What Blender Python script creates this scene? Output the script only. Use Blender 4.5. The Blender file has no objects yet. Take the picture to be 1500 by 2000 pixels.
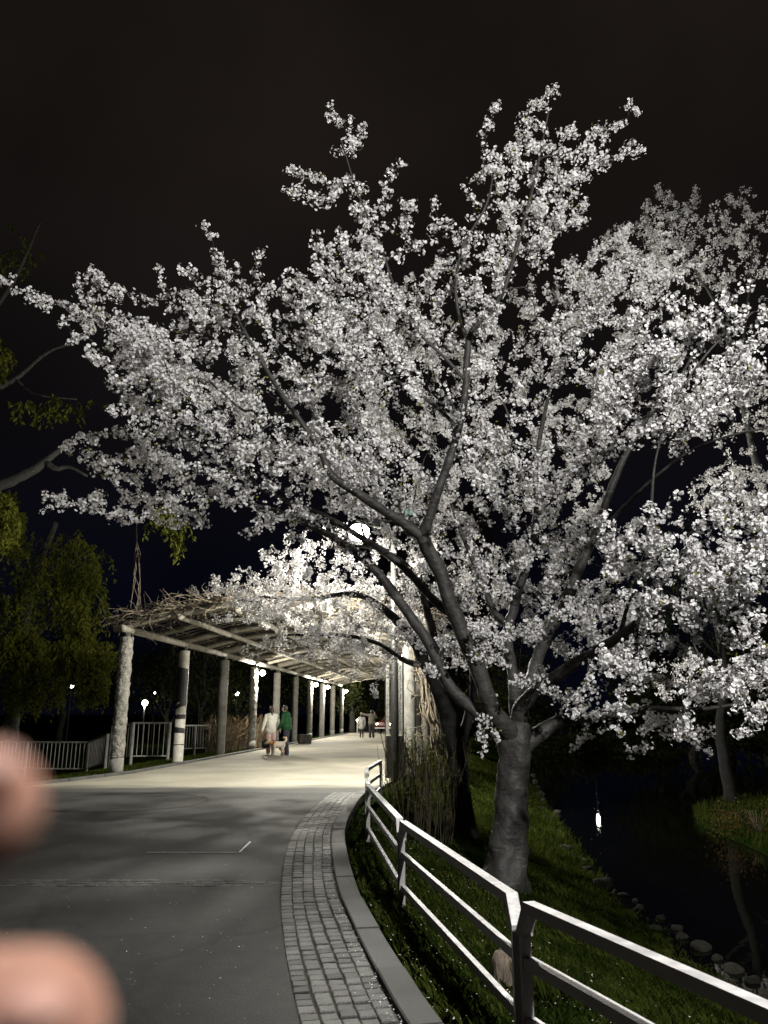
import bpy, bmesh, math, random
import numpy as np
from mathutils import Vector, Matrix, Quaternion, noise as mnoise

random.seed(7)
rng = np.random.default_rng(11)
sc = bpy.context.scene
COL = sc.collection
R = math.radians
PI = math.pi

# ------------------------------------------------------------------ camera
CAM_H = 1.42
TH = R(14.75)
cam_d = bpy.data.cameras.new('camera')
cam = bpy.data.objects.new('camera', cam_d)
COL.objects.link(cam)
cam_d.sensor_fit = 'HORIZONTAL'
cam_d.sensor_width = 36.0
cam_d.lens = 36.0
cam_d.clip_start = 0.005
cam_d.clip_end = 3000
cam.location = (0, 0, CAM_H)
cam.rotation_euler = (PI / 2 + TH, 0, 0)
cam_d.dof.use_dof = True
cam_d.dof.focus_distance = 9.5
cam_d.dof.aperture_fstop = 7.5
sc.camera = cam

# ------------------------------------------------------------------ world: night sky over a city
w = bpy.data.worlds.new('World')
sc.world = w
w.use_nodes = True
nt = w.node_tree
nt.nodes.clear()
N = nt.nodes.new
out = N('ShaderNodeOutputWorld'); bg = N('ShaderNodeBackground')
tc = N('ShaderNodeTexCoord'); sep = N('ShaderNodeSeparateXYZ')
ramp = N('ShaderNodeValToRGB')
ramp.color_ramp.elements[0].position = 0.10
ramp.color_ramp.elements[0].color = (0.0011, 0.0016, 0.0052, 1)
ramp.color_ramp.elements[1].position = 0.62
ramp.color_ramp.elements[1].color = (0.0085, 0.0064, 0.0055, 1)
e = ramp.color_ramp.elements.new(0.34); e.color = (0.0034, 0.0029, 0.0036, 1)
no = N('ShaderNodeTexNoise'); no.inputs['Scale'].default_value = 2.2; no.inputs['Detail'].default_value = 4
mr = N('ShaderNodeMapRange'); mr.inputs[1].default_value = 0.35; mr.inputs[2].default_value = 0.7
mr.inputs[3].default_value = 0.65; mr.inputs[4].default_value = 1.5
L = nt.links.new
L(tc.outputs['Generated'], sep.inputs[0]); L(sep.outputs[2], ramp.inputs[0])
L(tc.outputs['Generated'], no.inputs['Vector']); L(no.outputs[0], mr.inputs[0])
L(ramp.outputs[0], bg.inputs[0]); L(mr.outputs[0], bg.inputs[1]); L(bg.outputs[0], out.inputs[0])

# ------------------------------------------------------------------ lamps of the place (their posts are built further down)
KEY_POS = Vector((3.0, -0.6, 7.2))          # park lamp beside the path behind the photographer
PATH_POS = Vector((-0.58, 17.3, 5.54))      # lamp at the pergola entrance
SIDE_POS = Vector((-19.0, 16.0, 6.0))       # lamp on the lawn to the left
KEY_W, PATH_W, SIDE_W, PERG_W = 5600, 5400, 230, 1250
def lamp_light(name, pos, watts, col, rad, parent=None):
    ld = bpy.data.lights.new(name, 'POINT')
    ld.energy = watts; ld.color = col; ld.shadow_soft_size = rad
    o = bpy.data.objects.new(name, ld); COL.objects.link(o); o.location = pos
    if parent:
        o.parent = parent; o.matrix_parent_inverse = parent.matrix_world.inverted()
    return o

vs = sc.view_settings
vs.view_transform = 'Standard'; vs.look = 'None'; vs.exposure = 0.0; vs.gamma = 1.0
vs.use_curve_mapping = False
sc.render.engine = 'CYCLES'
sc.cycles.use_denoising = True
sc.cycles.max_bounces = 5
sc.cycles.diffuse_bounces = 1
sc.cycles.transmission_bounces = 3
sc.cycles.glossy_bounces = 2
sc.cycles.sample_clamp_indirect = 4.0
sc.cycles.caustics_reflective = False
sc.cycles.caustics_refractive = False

# ------------------------------------------------------------------ measuring helpers
ST, CT = math.sin(TH), math.cos(TH)
def ray(u, v):
    x = (u - 750) / 1500; y = -(v - 1000) / 1500
    return Vector((x, CT - y * ST, ST + y * CT))
def G(u, v, z=0.0):
    d = ray(u, v); t = (z - CAM_H) / d.z
    return Vector((d.x * t, d.y * t, z))
def D(u, v, d):
    r = ray(u, v); t = d / r.y
    return Vector((r.x * t, d, CAM_H + r.z * t))
def tpx(u, v, d, px):
    return px * (d / ray(u, v).y) / 1500

def catmull(pts, n=8):
    pts = [np.array(p, float) for p in pts]
    P = [2 * pts[0] - pts[1]] + pts + [2 * pts[-1] - pts[-2]]
    o = []
    for i in range(1, len(P) - 2):
        p0, p1, p2, p3 = P[i-1], P[i], P[i+1], P[i+2]
        for k in range(n):
            t = k / n
            o.append(0.5 * ((2*p1) + (-p0+p2)*t + (2*p0-5*p1+4*p2-p3)*t*t + (-p0+3*p1-3*p2+p3)*t**3))
    o.append(pts[-1])
    return np.array(o)
def resample(c, step):
    c = np.asarray(c, float)
    s = np.concatenate([[0], np.cumsum(np.linalg.norm(np.diff(c[:, :3], axis=0), axis=1))])
    n = max(2, int(round(s[-1] / step)) + 1)
    q = np.linspace(0, s[-1], n)
    return np.stack([np.interp(q, s, c[:, k]) for k in range(c.shape[1])], 1)

# ------------------------------------------------------------------ materials
MATS = {}
def newmat(name):
    m = bpy.data.materials.new(name); m.use_nodes = True
    MATS[name] = m
    return m, m.node_tree, m.node_tree.nodes['Principled BSDF']
def pmat(name, c1, c2=None, rough=0.8, scale=8, detail=6, bump=0.0, bscale=None, stretch=(1, 1, 1),
         metal=0.0, lo=0.35, hi=0.65, objrand=0.0, bdist=0.02, spec=0.3, sss=0.0):
    m, t, b = newmat(name)
    b.inputs['Roughness'].default_value = rough
    b.inputs['Metallic'].default_value = metal
    b.inputs['Specular IOR Level'].default_value = spec
    tc = t.nodes.new('ShaderNodeTexCoord'); mp = t.nodes.new('ShaderNodeMapping')
    mp.inputs['Scale'].default_value = stretch
    t.links.new(tc.outputs['Object'], mp.inputs[0])
    no = t.nodes.new('ShaderNodeTexNoise'); no.inputs['Scale'].default_value = scale
    no.inputs['Detail'].default_value = detail; no.inputs['Roughness'].default_value = 0.62
    t.links.new(mp.outputs[0], no.inputs['Vector'])
    r = t.nodes.new('ShaderNodeValToRGB')
    r.color_ramp.elements[0].position = lo; r.color_ramp.elements[1].position = hi
    r.color_ramp.elements[0].color = (*c1, 1); r.color_ramp.elements[1].color = (*(c2 or c1), 1)
    t.links.new(no.outputs[0], r.inputs[0])
    last = r.outputs[0]
    if objrand:
        oi = t.nodes.new('ShaderNodeObjectInfo'); h = t.nodes.new('ShaderNodeHueSaturation')
        k = t.nodes.new('ShaderNodeMapRange'); k.inputs[3].default_value = 1 - objrand; k.inputs[4].default_value = 1 + objrand
        t.links.new(oi.outputs['Random'], k.inputs[0]); t.links.new(k.outputs[0], h.inputs['Value'])
        t.links.new(last, h.inputs['Color']); last = h.outputs[0]
    t.links.new(last, b.inputs['Base Color'])
    if bump:
        n2 = t.nodes.new('ShaderNodeTexNoise'); n2.inputs['Scale'].default_value = bscale or scale * 3
        n2.inputs['Detail'].default_value = 5
        t.links.new(mp.outputs[0], n2.inputs['Vector'])
        bp = t.nodes.new('ShaderNodeBump'); bp.inputs['Strength'].default_value = bump; bp.inputs['Distance'].default_value = bdist
        t.links.new(n2.outputs[0], bp.inputs['Height']); t.links.new(bp.outputs[0], b.inputs['Normal'])
    if sss:
        b.inputs['Subsurface Weight'].default_value = sss
        b.inputs['Subsurface Radius'].default_value = (1.0, 0.35, 0.2)
        b.inputs['Subsurface Scale'].default_value = 0.006
    return m
def emat(name, col, strength, sampled=False):
    m = bpy.data.materials.new(name); m.use_nodes = True
    t = m.node_tree; t.nodes.clear()
    o = t.nodes.new('ShaderNodeOutputMaterial'); em = t.nodes.new('ShaderNodeEmission')
    em.inputs[0].default_value = (*col, 1); em.inputs[1].default_value = strength
    t.links.new(em.outputs[0], o.inputs[0])
    if not sampled:
        m.cycles.emission_sampling = 'NONE'
    MATS[name] = m
    return m
def leafmat(name, c1, c2, trans=0.35, scale=3.0):
    m = bpy.data.materials.new(name); m.use_nodes = True
    t = m.node_tree; t.nodes.clear()
    o = t.nodes.new('ShaderNodeOutputMaterial'); mx = t.nodes.new('ShaderNodeMixShader')
    df = t.nodes.new('ShaderNodeBsdfDiffuse'); tr = t.nodes.new('ShaderNodeBsdfTranslucent')
    tc = t.nodes.new('ShaderNodeTexCoord'); no = t.nodes.new('ShaderNodeTexNoise')
    no.inputs['Scale'].default_value = scale; no.inputs['Detail'].default_value = 3
    r = t.nodes.new('ShaderNodeValToRGB')
    r.color_ramp.elements[0].position = .35; r.color_ramp.elements[1].position = .65
    r.color_ramp.elements[0].color = (*c1, 1); r.color_ramp.elements[1].color = (*c2, 1)
    t.links.new(tc.outputs['Object'], no.inputs['Vector']); t.links.new(no.outputs[0], r.inputs[0])
    t.links.new(r.outputs[0], df.inputs[0]); t.links.new(r.outputs[0], tr.inputs[0])
    mx.inputs[0].default_value = trans
    t.links.new(df.outputs[0], mx.inputs[1]); t.links.new(tr.outputs[0], mx.inputs[2]); t.links.new(mx.outputs[0], o.inputs[0])
    MATS[name] = m
    return m

pmat('asphalt', (.006, .006, .0055), (.022, .022, .020), rough=.82, scale=90, detail=3, bump=.5, bscale=160, lo=.3, hi=.72, bdist=.01)
# broad stains over the asphalt
def stain(m, amt=.35, scale=.9):
    t = m.node_tree; b = t.nodes['Principled BSDF']
    src = b.inputs['Base Color'].links[0].from_socket
    tc = t.nodes.new('ShaderNodeTexCoord'); no = t.nodes.new('ShaderNodeTexNoise')
    no.inputs['Scale'].default_value = scale; no.inputs['Detail'].default_value = 7
    mr = t.nodes.new('ShaderNodeMapRange'); mr.inputs[1].default_value = .3; mr.inputs[2].default_value = .7
    mr.inputs[3].default_value = 1 - amt; mr.inputs[4].default_value = 1 + amt
    h = t.nodes.new('ShaderNodeHueSaturation')
    t.links.new(tc.outputs['Object'], no.inputs['Vector']); t.links.new(no.outputs[0], mr.inputs[0])
    t.links.new(mr.outputs[0], h.inputs['Value']); t.links.new(src, h.inputs['Color']); t.links.new(h.outputs[0], b.inputs['Base Color'])
def cracks(m, scale, width, amt):
    t = m.node_tree; b = t.nodes['Principled BSDF']; src = b.inputs['Base Color'].links[0].from_socket
    tc = t.nodes.new('ShaderNodeTexCoord'); no = t.nodes.new('ShaderNodeTexNoise'); no.inputs['Scale'].default_value = 1.3; no.inputs['Detail'].default_value = 5
    mxv = t.nodes.new('ShaderNodeMixRGB'); mxv.inputs[0].default_value = .35; vo = t.nodes.new('ShaderNodeTexVoronoi'); vo.feature = 'DISTANCE_TO_EDGE'; vo.inputs['Scale'].default_value = scale
    mr = t.nodes.new('ShaderNodeMapRange'); mr.inputs[2].default_value = width; mr.inputs[3].default_value = 1 - amt; h = t.nodes.new('ShaderNodeHueSaturation')
    t.links.new(tc.outputs['Object'], no.inputs['Vector']); t.links.new(tc.outputs['Object'], mxv.inputs[1]); t.links.new(no.outputs['Color'], mxv.inputs[2]); t.links.new(mxv.outputs[0], vo.inputs['Vector'])
    t.links.new(vo.outputs['Distance'], mr.inputs[0]); t.links.new(mr.outputs[0], h.inputs['Value']); t.links.new(src, h.inputs['Color']); t.links.new(h.outputs[0], b.inputs['Base Color'])
cracks(MATS['asphalt'], .42, .012, .45)
stain(MATS['asphalt'], .35, 1.1)
stain(MATS['asphalt'], .3, 6.0)
stain(MATS['asphalt'], .6, 75.0)
pmat('concrete_paving', (.135, .126, .098), (.22, .206, .162), rough=.85, scale=30, bump=.3, bscale=120, bdist=.01)  # concrete paving; its paleness also carries part of the lamp's light pool
stain(MATS['concrete_paving'], .25, .7)
def pool_edge(m, dark, y0, y1):      # paving change, with the lamp pool's fading edge painted into the colour
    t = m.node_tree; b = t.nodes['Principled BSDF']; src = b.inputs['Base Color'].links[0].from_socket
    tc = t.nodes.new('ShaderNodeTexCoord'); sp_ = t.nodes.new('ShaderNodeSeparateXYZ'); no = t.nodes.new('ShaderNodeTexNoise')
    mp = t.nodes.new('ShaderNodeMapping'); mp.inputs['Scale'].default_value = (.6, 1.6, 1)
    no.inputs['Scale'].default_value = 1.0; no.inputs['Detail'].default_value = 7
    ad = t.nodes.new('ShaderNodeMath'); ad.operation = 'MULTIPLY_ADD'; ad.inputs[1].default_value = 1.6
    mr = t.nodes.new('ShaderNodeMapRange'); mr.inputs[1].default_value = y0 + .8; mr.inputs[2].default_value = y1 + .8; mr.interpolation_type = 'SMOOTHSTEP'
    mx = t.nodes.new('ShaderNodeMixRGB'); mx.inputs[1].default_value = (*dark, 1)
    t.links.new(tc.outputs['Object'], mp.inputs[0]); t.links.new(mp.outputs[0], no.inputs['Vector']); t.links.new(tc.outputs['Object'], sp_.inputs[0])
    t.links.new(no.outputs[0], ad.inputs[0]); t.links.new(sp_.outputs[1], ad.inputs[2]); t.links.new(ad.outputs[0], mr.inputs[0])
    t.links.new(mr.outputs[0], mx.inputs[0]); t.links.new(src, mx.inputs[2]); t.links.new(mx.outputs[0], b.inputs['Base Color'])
pool_edge(MATS['concrete_paving'], (.030, .030, .027), 15.9, 17.1)
pmat('cobble', (.030, .030, .0277), (.070, .069, .064), rough=.75, scale=55, bump=.5, bscale=80, objrand=.65, bdist=.005)
pmat('joint_dirt', (.012, .010, .007), (.028, .022, .016), rough=.95, scale=40, bump=.5)
pmat('kerb_stone', (.036, .036, .034), (.060, .060, .056), rough=.8, scale=120, bump=.35, bscale=150, objrand=.22, bdist=.006)
stain(MATS['kerb_stone'], .25, 2.0)
pmat('soil_grass', (.003, .0065, .0012), (.010, .016, .003), rough=.95, scale=5, bump=.8, bscale=40, bdist=.05, spec=0.0)
leafmat('grass_blade', (.015, .024, .004), (.042, .053, .010), .3, 1.5)
leafmat('petal', (.58, .56, .555), (.74, .725, .715), .14, 6)
leafmat('young_leaf', (.10, .13, .02), (.20, .17, .04), .4, 4)
leafmat('olive_leaf', (.020, .026, .005), (.080, .085, .013), .35, .9)
leafmat('dark_leaf', (.010, .013, .005), (.026, .030, .010), .3, .5)
leafmat('shrub_leaf', (.045, .055, .014), (.10, .10, .03), .35, 6)
leafmat('rust_leaf', (.055, .036, .015), (.085, .055, .022), .3, 6)
pmat('galvanised', (.34, .33, .32), (.50, .49, .48), rough=.55, scale=14, bump=.15, bscale=50, metal=.0, spec=.5, lo=.3, hi=.7)
stain(MATS['galvanised'], .18, 7)
def facing_shade(m, side, lo=.15, hi=.6):     # lit tops and shaded flanks painted into the colour by facing, with mottling
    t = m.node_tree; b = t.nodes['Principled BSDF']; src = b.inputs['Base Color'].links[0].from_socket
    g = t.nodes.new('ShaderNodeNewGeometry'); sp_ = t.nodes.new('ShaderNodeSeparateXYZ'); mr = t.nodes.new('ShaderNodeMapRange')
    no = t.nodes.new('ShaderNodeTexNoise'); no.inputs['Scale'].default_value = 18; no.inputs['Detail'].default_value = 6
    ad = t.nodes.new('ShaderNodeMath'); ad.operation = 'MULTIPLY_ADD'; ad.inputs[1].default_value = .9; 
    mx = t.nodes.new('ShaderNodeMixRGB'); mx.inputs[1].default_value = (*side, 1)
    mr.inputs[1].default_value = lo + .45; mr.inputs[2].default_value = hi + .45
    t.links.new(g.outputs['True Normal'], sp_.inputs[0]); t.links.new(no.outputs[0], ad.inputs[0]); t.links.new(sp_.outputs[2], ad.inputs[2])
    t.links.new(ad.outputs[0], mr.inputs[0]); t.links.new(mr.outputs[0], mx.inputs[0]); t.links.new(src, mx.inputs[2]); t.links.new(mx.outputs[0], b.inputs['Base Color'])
facing_shade(MATS['galvanised'], (.27, .255, .246))
pmat('flaking_white', (.10, .085, .07), (.74, .73, .70), rough=.6, scale=26, lo=.44, hi=.47, bump=.3)
pmat('white_rail', (.13, .13, .12), (.20, .20, .185), rough=.5, scale=6, bump=.05)
pmat('column_stone', (.085, .082, .070), (.21, .20, .175), rough=.9, scale=9, bump=1.0, bscale=22, bdist=.05)
pmat('smooth_concrete', (.11, .107, .095), (.18, .175, .155), rough=.85, scale=6, bump=.3, bscale=50)
pmat('plaster_white', (.34, .325, .285), (.48, .465, .41), rough=.8, scale=9, bump=.25, bscale=30)
pmat('black_tape', (.008, .008, .009), (.02, .02, .022), rough=.5, scale=12, bump=.4)
pmat('beam_concrete', (.12, .11, .088), (.22, .205, .165), rough=.9, scale=7, stretch=(1, 1, 1), bump=.4, bscale=25)
pmat('slat_wood', (.08, .07, .055), (.14, .125, .10), rough=.85, scale=10)
pmat('vine_bark', (.055, .044, .030), (.15, .125, .088), rough=.9, scale=14, bump=.4)
pmat('pole_dark', (.008, .008, .007), (.014, .014, .012), rough=.5, scale=8)
pmat('lamp_metal', (.10, .10, .095), (.16, .16, .15), rough=.5, scale=8)
pmat('notice_white', (.20, .20, .18), (.30, .295, .27), rough=.6, scale=16)
pmat('ink', (.02, .02, .02), (.03, .03, .03), rough=.7)
pmat('bank_stone', (.010, .011, .008), (.045, .042, .034), rough=.9, scale=7, bump=.8, bscale=16, objrand=.3, bdist=.04, spec=.08)
pmat('stump_wood', (.06, .045, .032), (.16, .13, .10), rough=.9, scale=10, stretch=(6, 6, 1), bump=1.0, bscale=9, bdist=.02)
pmat('grey_bark', (.012, .0115, .010), (.028, .027, .023), rough=.9, scale=6, stretch=(3, 3, .7), bump=.8, bdist=.03)
pmat('dark_bark', (.005, .005, .0042), (.012, .011, .0095), rough=.95, scale=8, bump=.6)
pmat('stream_bed', (.006, .006, .005), (.012, .012, .01), rough=.9)
pmat('shrub_stem', (.028, .022, .014), (.06, .048, .03), rough=.9, scale=12)
pmat('hedge_stem', (.07, .052, .032), (.15, .115, .072), rough=.9, scale=12)
pmat('skin_hand', (.165, .088, .064), (.205, .115, .086), rough=1.0, scale=60, detail=2, bump=.06, bscale=900, bdist=.0006, sss=.6, spec=.03)
pmat('nail', (.24, .13, .10), (.27, .15, .12), rough=.6, scale=60)
pmat('skin', (.45, .28, .20), (.52, .33, .24), rough=.6, scale=20)
pmat('white_fleece', (.58, .57, .50), (.70, .69, .61), rough=.95, scale=30, bump=.4)
pmat('pink_cloth', (.50, .31, .33), (.58, .38, .40), rough=.9, scale=20, bump=.2)
pmat('green_cloth', (.006, .042, .012), (.012, .072, .021), rough=.8, scale=15, bump=.2)
pmat('navy_cloth', (.016, .018, .035), (.05, .052, .085), rough=.85, scale=15, bump=.2)
pmat('grey_cloth', (.20, .20, .19), (.30, .30, .28), rough=.9, scale=15)
pmat('dark_cloth', (.012, .012, .013), (.025, .024, .026), rough=.9, scale=15)
pmat('brown_cloth', (.07, .062, .05), (.11, .10, .085), rough=.9, scale=15)
pmat('hair_black', (.006, .005, .005), (.018, .014, .012), rough=.5, scale=40)
pmat('hair_brown', (.03, .018, .01), (.06, .035, .02), rough=.5, scale=40)
pmat('shoe_blue', (.04, .09, .20), (.07, .14, .28), rough=.6, scale=20)
pmat('shoe_white', (.6, .58, .55), (.7, .68, .65), rough=.6, scale=20)
pmat('dog_fur', (.62, .58, .50), (.52, .26, .09), rough=.95, scale=3.2, lo=.50, hi=.54, bump=.4, bscale=60)
pmat('car_red', (.035, .006, .005), (.05, .009, .007), rough=.35, scale=4)
pmat('car_glass', (.01, .012, .014), (.02, .02, .022), rough=.1, scale=4)
pmat('tyre', (.012, .012, .012), (.02, .02, .02), rough=.9)
pmat('chrome', (.55, .55, .55), (.62, .62, .62), rough=.25, metal=.6)
pmat('building_grey', (.05, .05, .055), (.08, .08, .085), rough=.9, scale=2)
pmat('window_dark', (.01, .012, .015), (.015, .017, .02), rough=.2)
emat('lamp_glow', (1, .96, .84), 40)
emat('lamp_glow_far', (1, .93, .74), 30)
emat('lamp_glow_reflect', (1, .95, .86), 90)
emat('lamp_glow_dim', (1, .95, .86), 12)
emat('amber_glow', (1, .55, .22), 26, True)
emat('teal_glow', (.10, .75, .62), .5)
# cherry bark: dark with horizontal lenticels
def bark_mat(name, c1, c2):
    m, t, b = newmat(name)
    b.inputs['Roughness'].default_value = .62
    b.inputs['Specular IOR Level'].default_value = .35
    tc = t.nodes.new('ShaderNodeTexCoord')
    mp = t.nodes.new('ShaderNodeMapping'); mp.inputs['Scale'].default_value = (5, 5, 26)
    n1 = t.nodes.new('ShaderNodeTexNoise'); n1.inputs['Scale'].default_value = 1.0; n1.inputs['Detail'].default_value = 5
    n2 = t.nodes.new('ShaderNodeTexNoise'); n2.inputs['Scale'].default_value = 4.5; n2.inputs['Detail'].default_value = 6
    r1 = t.nodes.new('ShaderNodeValToRGB'); r1.color_ramp.elements[0].position = .58; r1.color_ramp.elements[1].position = .70
    r1.color_ramp.elements[0].color = (*c1, 1); r1.color_ramp.elements[1].color = (*c2, 1)
    r2 = t.nodes.new('ShaderNodeMapRange'); r2.inputs[1].default_value = .3; r2.inputs[2].default_value = .7
    r2.inputs[3].default_value = .6; r2.inputs[4].default_value = 1.5
    h = t.nodes.new('ShaderNodeHueSaturation')
    t.links.new(tc.outputs['Object'], mp.inputs[0]); t.links.new(mp.outputs[0], n1.inputs['Vector'])
    t.links.new(tc.outputs['Object'], n2.inputs['Vector'])
    t.links.new(n1.outputs[0], r1.inputs[0]); t.links.new(n2.outputs[0], r2.inputs[0])
    t.links.new(r1.outputs[0], h.inputs['Color']); t.links.new(r2.outputs[0], h.inputs['Value'])
    t.links.new(h.outputs[0], b.inputs['Base Color'])
    bp = t.nodes.new('ShaderNodeBump'); bp.inputs['Strength'].default_value = .5; bp.inputs['Distance'].default_value = .010
    t.links.new(n1.outputs[0], bp.inputs['Height'])
    bp2 = t.nodes.new('ShaderNodeBump'); bp2.inputs['Strength'].default_value = 1.0; bp2.inputs['Distance'].default_value = .06
    t.links.new(n2.outputs[0], bp2.inputs['Height']); t.links.new(bp.outputs[0], bp2.inputs['Normal'])
    t.links.new(bp2.outputs[0], b.inputs['Normal'])
bark_mat('cherry_bark', (.027, .0255, .023), (.060, .057, .051))
bark_mat('twig_bark', (.026, .021, .018), (.045, .038, .033))
# water
m, t, b = newmat('water')
b.inputs['Base Color'].default_value = (.0012, .0013, .001, 1); b.inputs['Roughness'].default_value = .03
b.inputs['IOR'].default_value = 1.33; b.inputs['Specular IOR Level'].default_value = .5
tcw = t.nodes.new('ShaderNodeTexCoord'); now = t.nodes.new('ShaderNodeTexNoise')
now.inputs['Scale'].default_value = 2.6; now.inputs['Detail'].default_value = 3
bpw = t.nodes.new('ShaderNodeBump'); bpw.inputs['Strength'].default_value = .022; bpw.inputs['Distance'].default_value = .06
t.links.new(tcw.outputs['Object'], now.inputs['Vector']); t.links.new(now.outputs[0], bpw.inputs['Height']); t.links.new(bpw.outputs[0], b.inputs['Normal'])

# ------------------------------------------------------------------ mesh helpers
def link(name, me, mat=None, parent=None, smooth=False):
    o = bpy.data.objects.new(name, me); COL.objects.link(o)
    if mat and not me.materials: me.materials.append(MATS[mat])
    if smooth: me.polygons.foreach_set('use_smooth', [True] * len(me.polygons))
    if parent: o.parent = parent
    return o
def npmesh(name, V, F):
    V = np.asarray(V, np.float32); F = np.asarray(F, np.int32); k = F.shape[1]
    me = bpy.data.meshes.new(name)
    me.vertices.add(len(V)); me.vertices.foreach_set('co', V.ravel())
    me.loops.add(F.size); me.loops.foreach_set('vertex_index', F.ravel())
    me.polygons.add(len(F)); me.polygons.foreach_set('loop_start', np.arange(0, F.size, k, dtype=np.int32))
    me.update(calc_edges=True)
    return me
def tag(o, label=None, cat=None, group=None, kind=None):
    if label: o['label'] = label
    if cat: o['category'] = cat
    if group: o['group'] = group
    if kind: o['kind'] = kind
    return o
def empty(name, loc=(0, 0, 0), rz=0.0):
    o = bpy.data.objects.new(name, None); COL.objects.link(o)
    o.location = loc; o.rotation_euler = (0, 0, rz); o.empty_display_size = .1
    bpy.context.view_layer.update()
    return o
def wparent(o, p):                      # keep world placement
    bpy.context.view_layer.update()
    o.parent = p; o.matrix_parent_inverse = p.matrix_world.inverted()
    return o
def frames(P):
    T = np.gradient(P, axis=0); T /= np.linalg.norm(T, axis=1)[:, None] + 1e-9
    up = np.array([0, 0, 1.0]) if abs(T[0, 2]) < .9 else np.array([1.0, 0, 0])
    A = np.zeros_like(P); B = np.zeros_like(P)
    a = np.cross(T[0], up); a /= np.linalg.norm(a)
    for i in range(len(P)):
        a = a - T[i] * np.dot(a, T[i]); a /= np.linalg.norm(a) + 1e-9
        A[i] = a; B[i] = np.cross(T[i], a)
    return T, A, B
class MB:
    def __init__(s): s.v = []; s.f = []; s.n = 0
    def add(s, V, F):
        V = [tuple(map(float, p)) for p in V]
        s.v += V; s.f += [tuple(int(i) + s.n for i in f) for f in F]; s.n += len(V); return s
    def box(s, c, size, rz=0.0, M=None, bev=0.0):
        x, y, z = [k / 2 for k in size]
        if bev:
            bm = bmesh.new(); bmesh.ops.create_cube(bm, size=1)
            for q in bm.verts: q.co = (q.co.x * size[0], q.co.y * size[1], q.co.z * size[2])
            bmesh.ops.bevel(bm, geom=bm.edges[:], offset=bev, segments=1, affect='EDGES', profile=.5)
            bm.verts.index_update()
            V = [q.co.copy() for q in bm.verts]; F = [[q.index for q in f.verts] for f in bm.faces]; bm.free()
        else:
            V = [Vector((a, b_, d)) for a in (-x, x) for b_ in (-y, y) for d in (-z, z)]
            F = [(0, 1, 3, 2), (4, 6, 7, 5), (0, 4, 5, 1), (2, 3, 7, 6), (0, 2, 6, 4), (1, 5, 7, 3)]
        if M is None: M = Matrix.Translation(Vector(c)) @ Matrix.Rotation(rz, 4, 'Z')
        return s.add([M @ p for p in V], F)
    def beam(s, a, b, wd, ht, bev=0.0):          # rectangular bar from a to b
        a = Vector(a); b = Vector(b); d = b - a
        q = d.to_track_quat('X', 'Z').to_matrix().to_4x4()
        M = Matrix.Translation((a + b) / 2) @ q
        return s.box((0, 0, 0), (d.length, wd, ht), M=M, bev=bev)
    def tube(s, P, r, n=8, caps=True, rough=0.0, rs=3.0):
        P = np.asarray(P, float); r = np.broadcast_to(np.asarray(r, float), (len(P),))
        T, A, B = frames(P)
        ang = np.linspace(0, 2 * PI, n, endpoint=False)
        ring = A[:, None] * np.cos(ang)[None, :, None] + B[:, None] * np.sin(ang)[None, :, None]
        rr = np.repeat(r[:, None], n, 1)
        if rough:
            for i in range(len(P)):
                for j in range(n):
                    q = P[i] + ring[i, j] * r[i]
                    rr[i, j] *= 1 + rough * mnoise.noise(Vector(q * rs))
        V = (P[:, None] + ring * rr[:, :, None]).reshape(-1, 3)
        F = [(i*n+j, i*n+(j+1) % n, (i+1)*n+(j+1) % n, (i+1)*n+j) for i in range(len(P)-1) for j in range(n)]
        if caps: F += [tuple(range(n))[::-1], tuple((len(P)-1)*n + j for j in range(n))]
        return s.add(V, F)
    def capsule(s, a, b, ra, rb, n=12, m=4):
        a = np.array(a, float); b = np.array(b, float); d = b - a; ln = np.linalg.norm(d)
        if ln < 1e-6: d = np.array([0, 0, 1.0]); ln = 1e-4
        d = d / ln
        P = []; rad = []
        for k in range(m + 1):
            th = PI / 2 * (1 - k / m) if k else PI / 2 * .97
            P.append(a - d * ra * math.sin(th)); rad.append(ra * math.cos(th))
        for k in range(m + 1):
            th = PI / 2 * (k / m) if k < m else PI / 2 * .97
            P.append(b + d * rb * math.sin(th) + d * 1e-5); rad.append(rb * math.cos(th))
        up = np.array([0, 0, 1.0]) if abs(d[2]) < .9 else np.array([1.0, 0, 0])
        A = np.cross(d, up); A /= np.linalg.norm(A); B = np.cross(d, A)
        V = [p + r * (A * math.cos(t) + B * math.sin(t)) for p, r in zip(P, rad) for t in np.linspace(0, 2*PI, n, endpoint=False)]
        k = len(P)
        F = [(i*n+j, i*n+(j+1) % n, (i+1)*n+(j+1) % n, (i+1)*n+j) for i in range(k-1) for j in range(n)]
        F += [tuple(range(n))[::-1], tuple((k-1)*n + j for j in range(n))]
        return s.add(V, F)
    def ball(s, c, r, sub=2, sq=(1, 1, 1), jit=0.0, js=1.0, seed=0.0):
        bm = bmesh.new(); bmesh.ops.create_icosphere(bm, subdivisions=sub, radius=1)
        bm.verts.index_update()
        V = []
        for q in bm.verts:
            k = 1 + (jit * mnoise.noise(q.co * js + Vector((seed, seed*2.3, seed*.7))) if jit else 0)
            V.append((c[0] + q.co.x*r*sq[0]*k, c[1] + q.co.y*r*sq[1]*k, c[2] + q.co.z*r*sq[2]*k))
        F = [[q.index for q in f.verts] for f in bm.faces]; bm.free()
        return s.add(V, F)
    def mesh(s, name):
        me = bpy.data.meshes.new(name); me.from_pydata(s.v, [], s.f); me.update()
        return me
    def build(s, name, mat, parent=None, smooth=False):
        return link(name, s.mesh(name), mat, parent, smooth)
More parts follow.
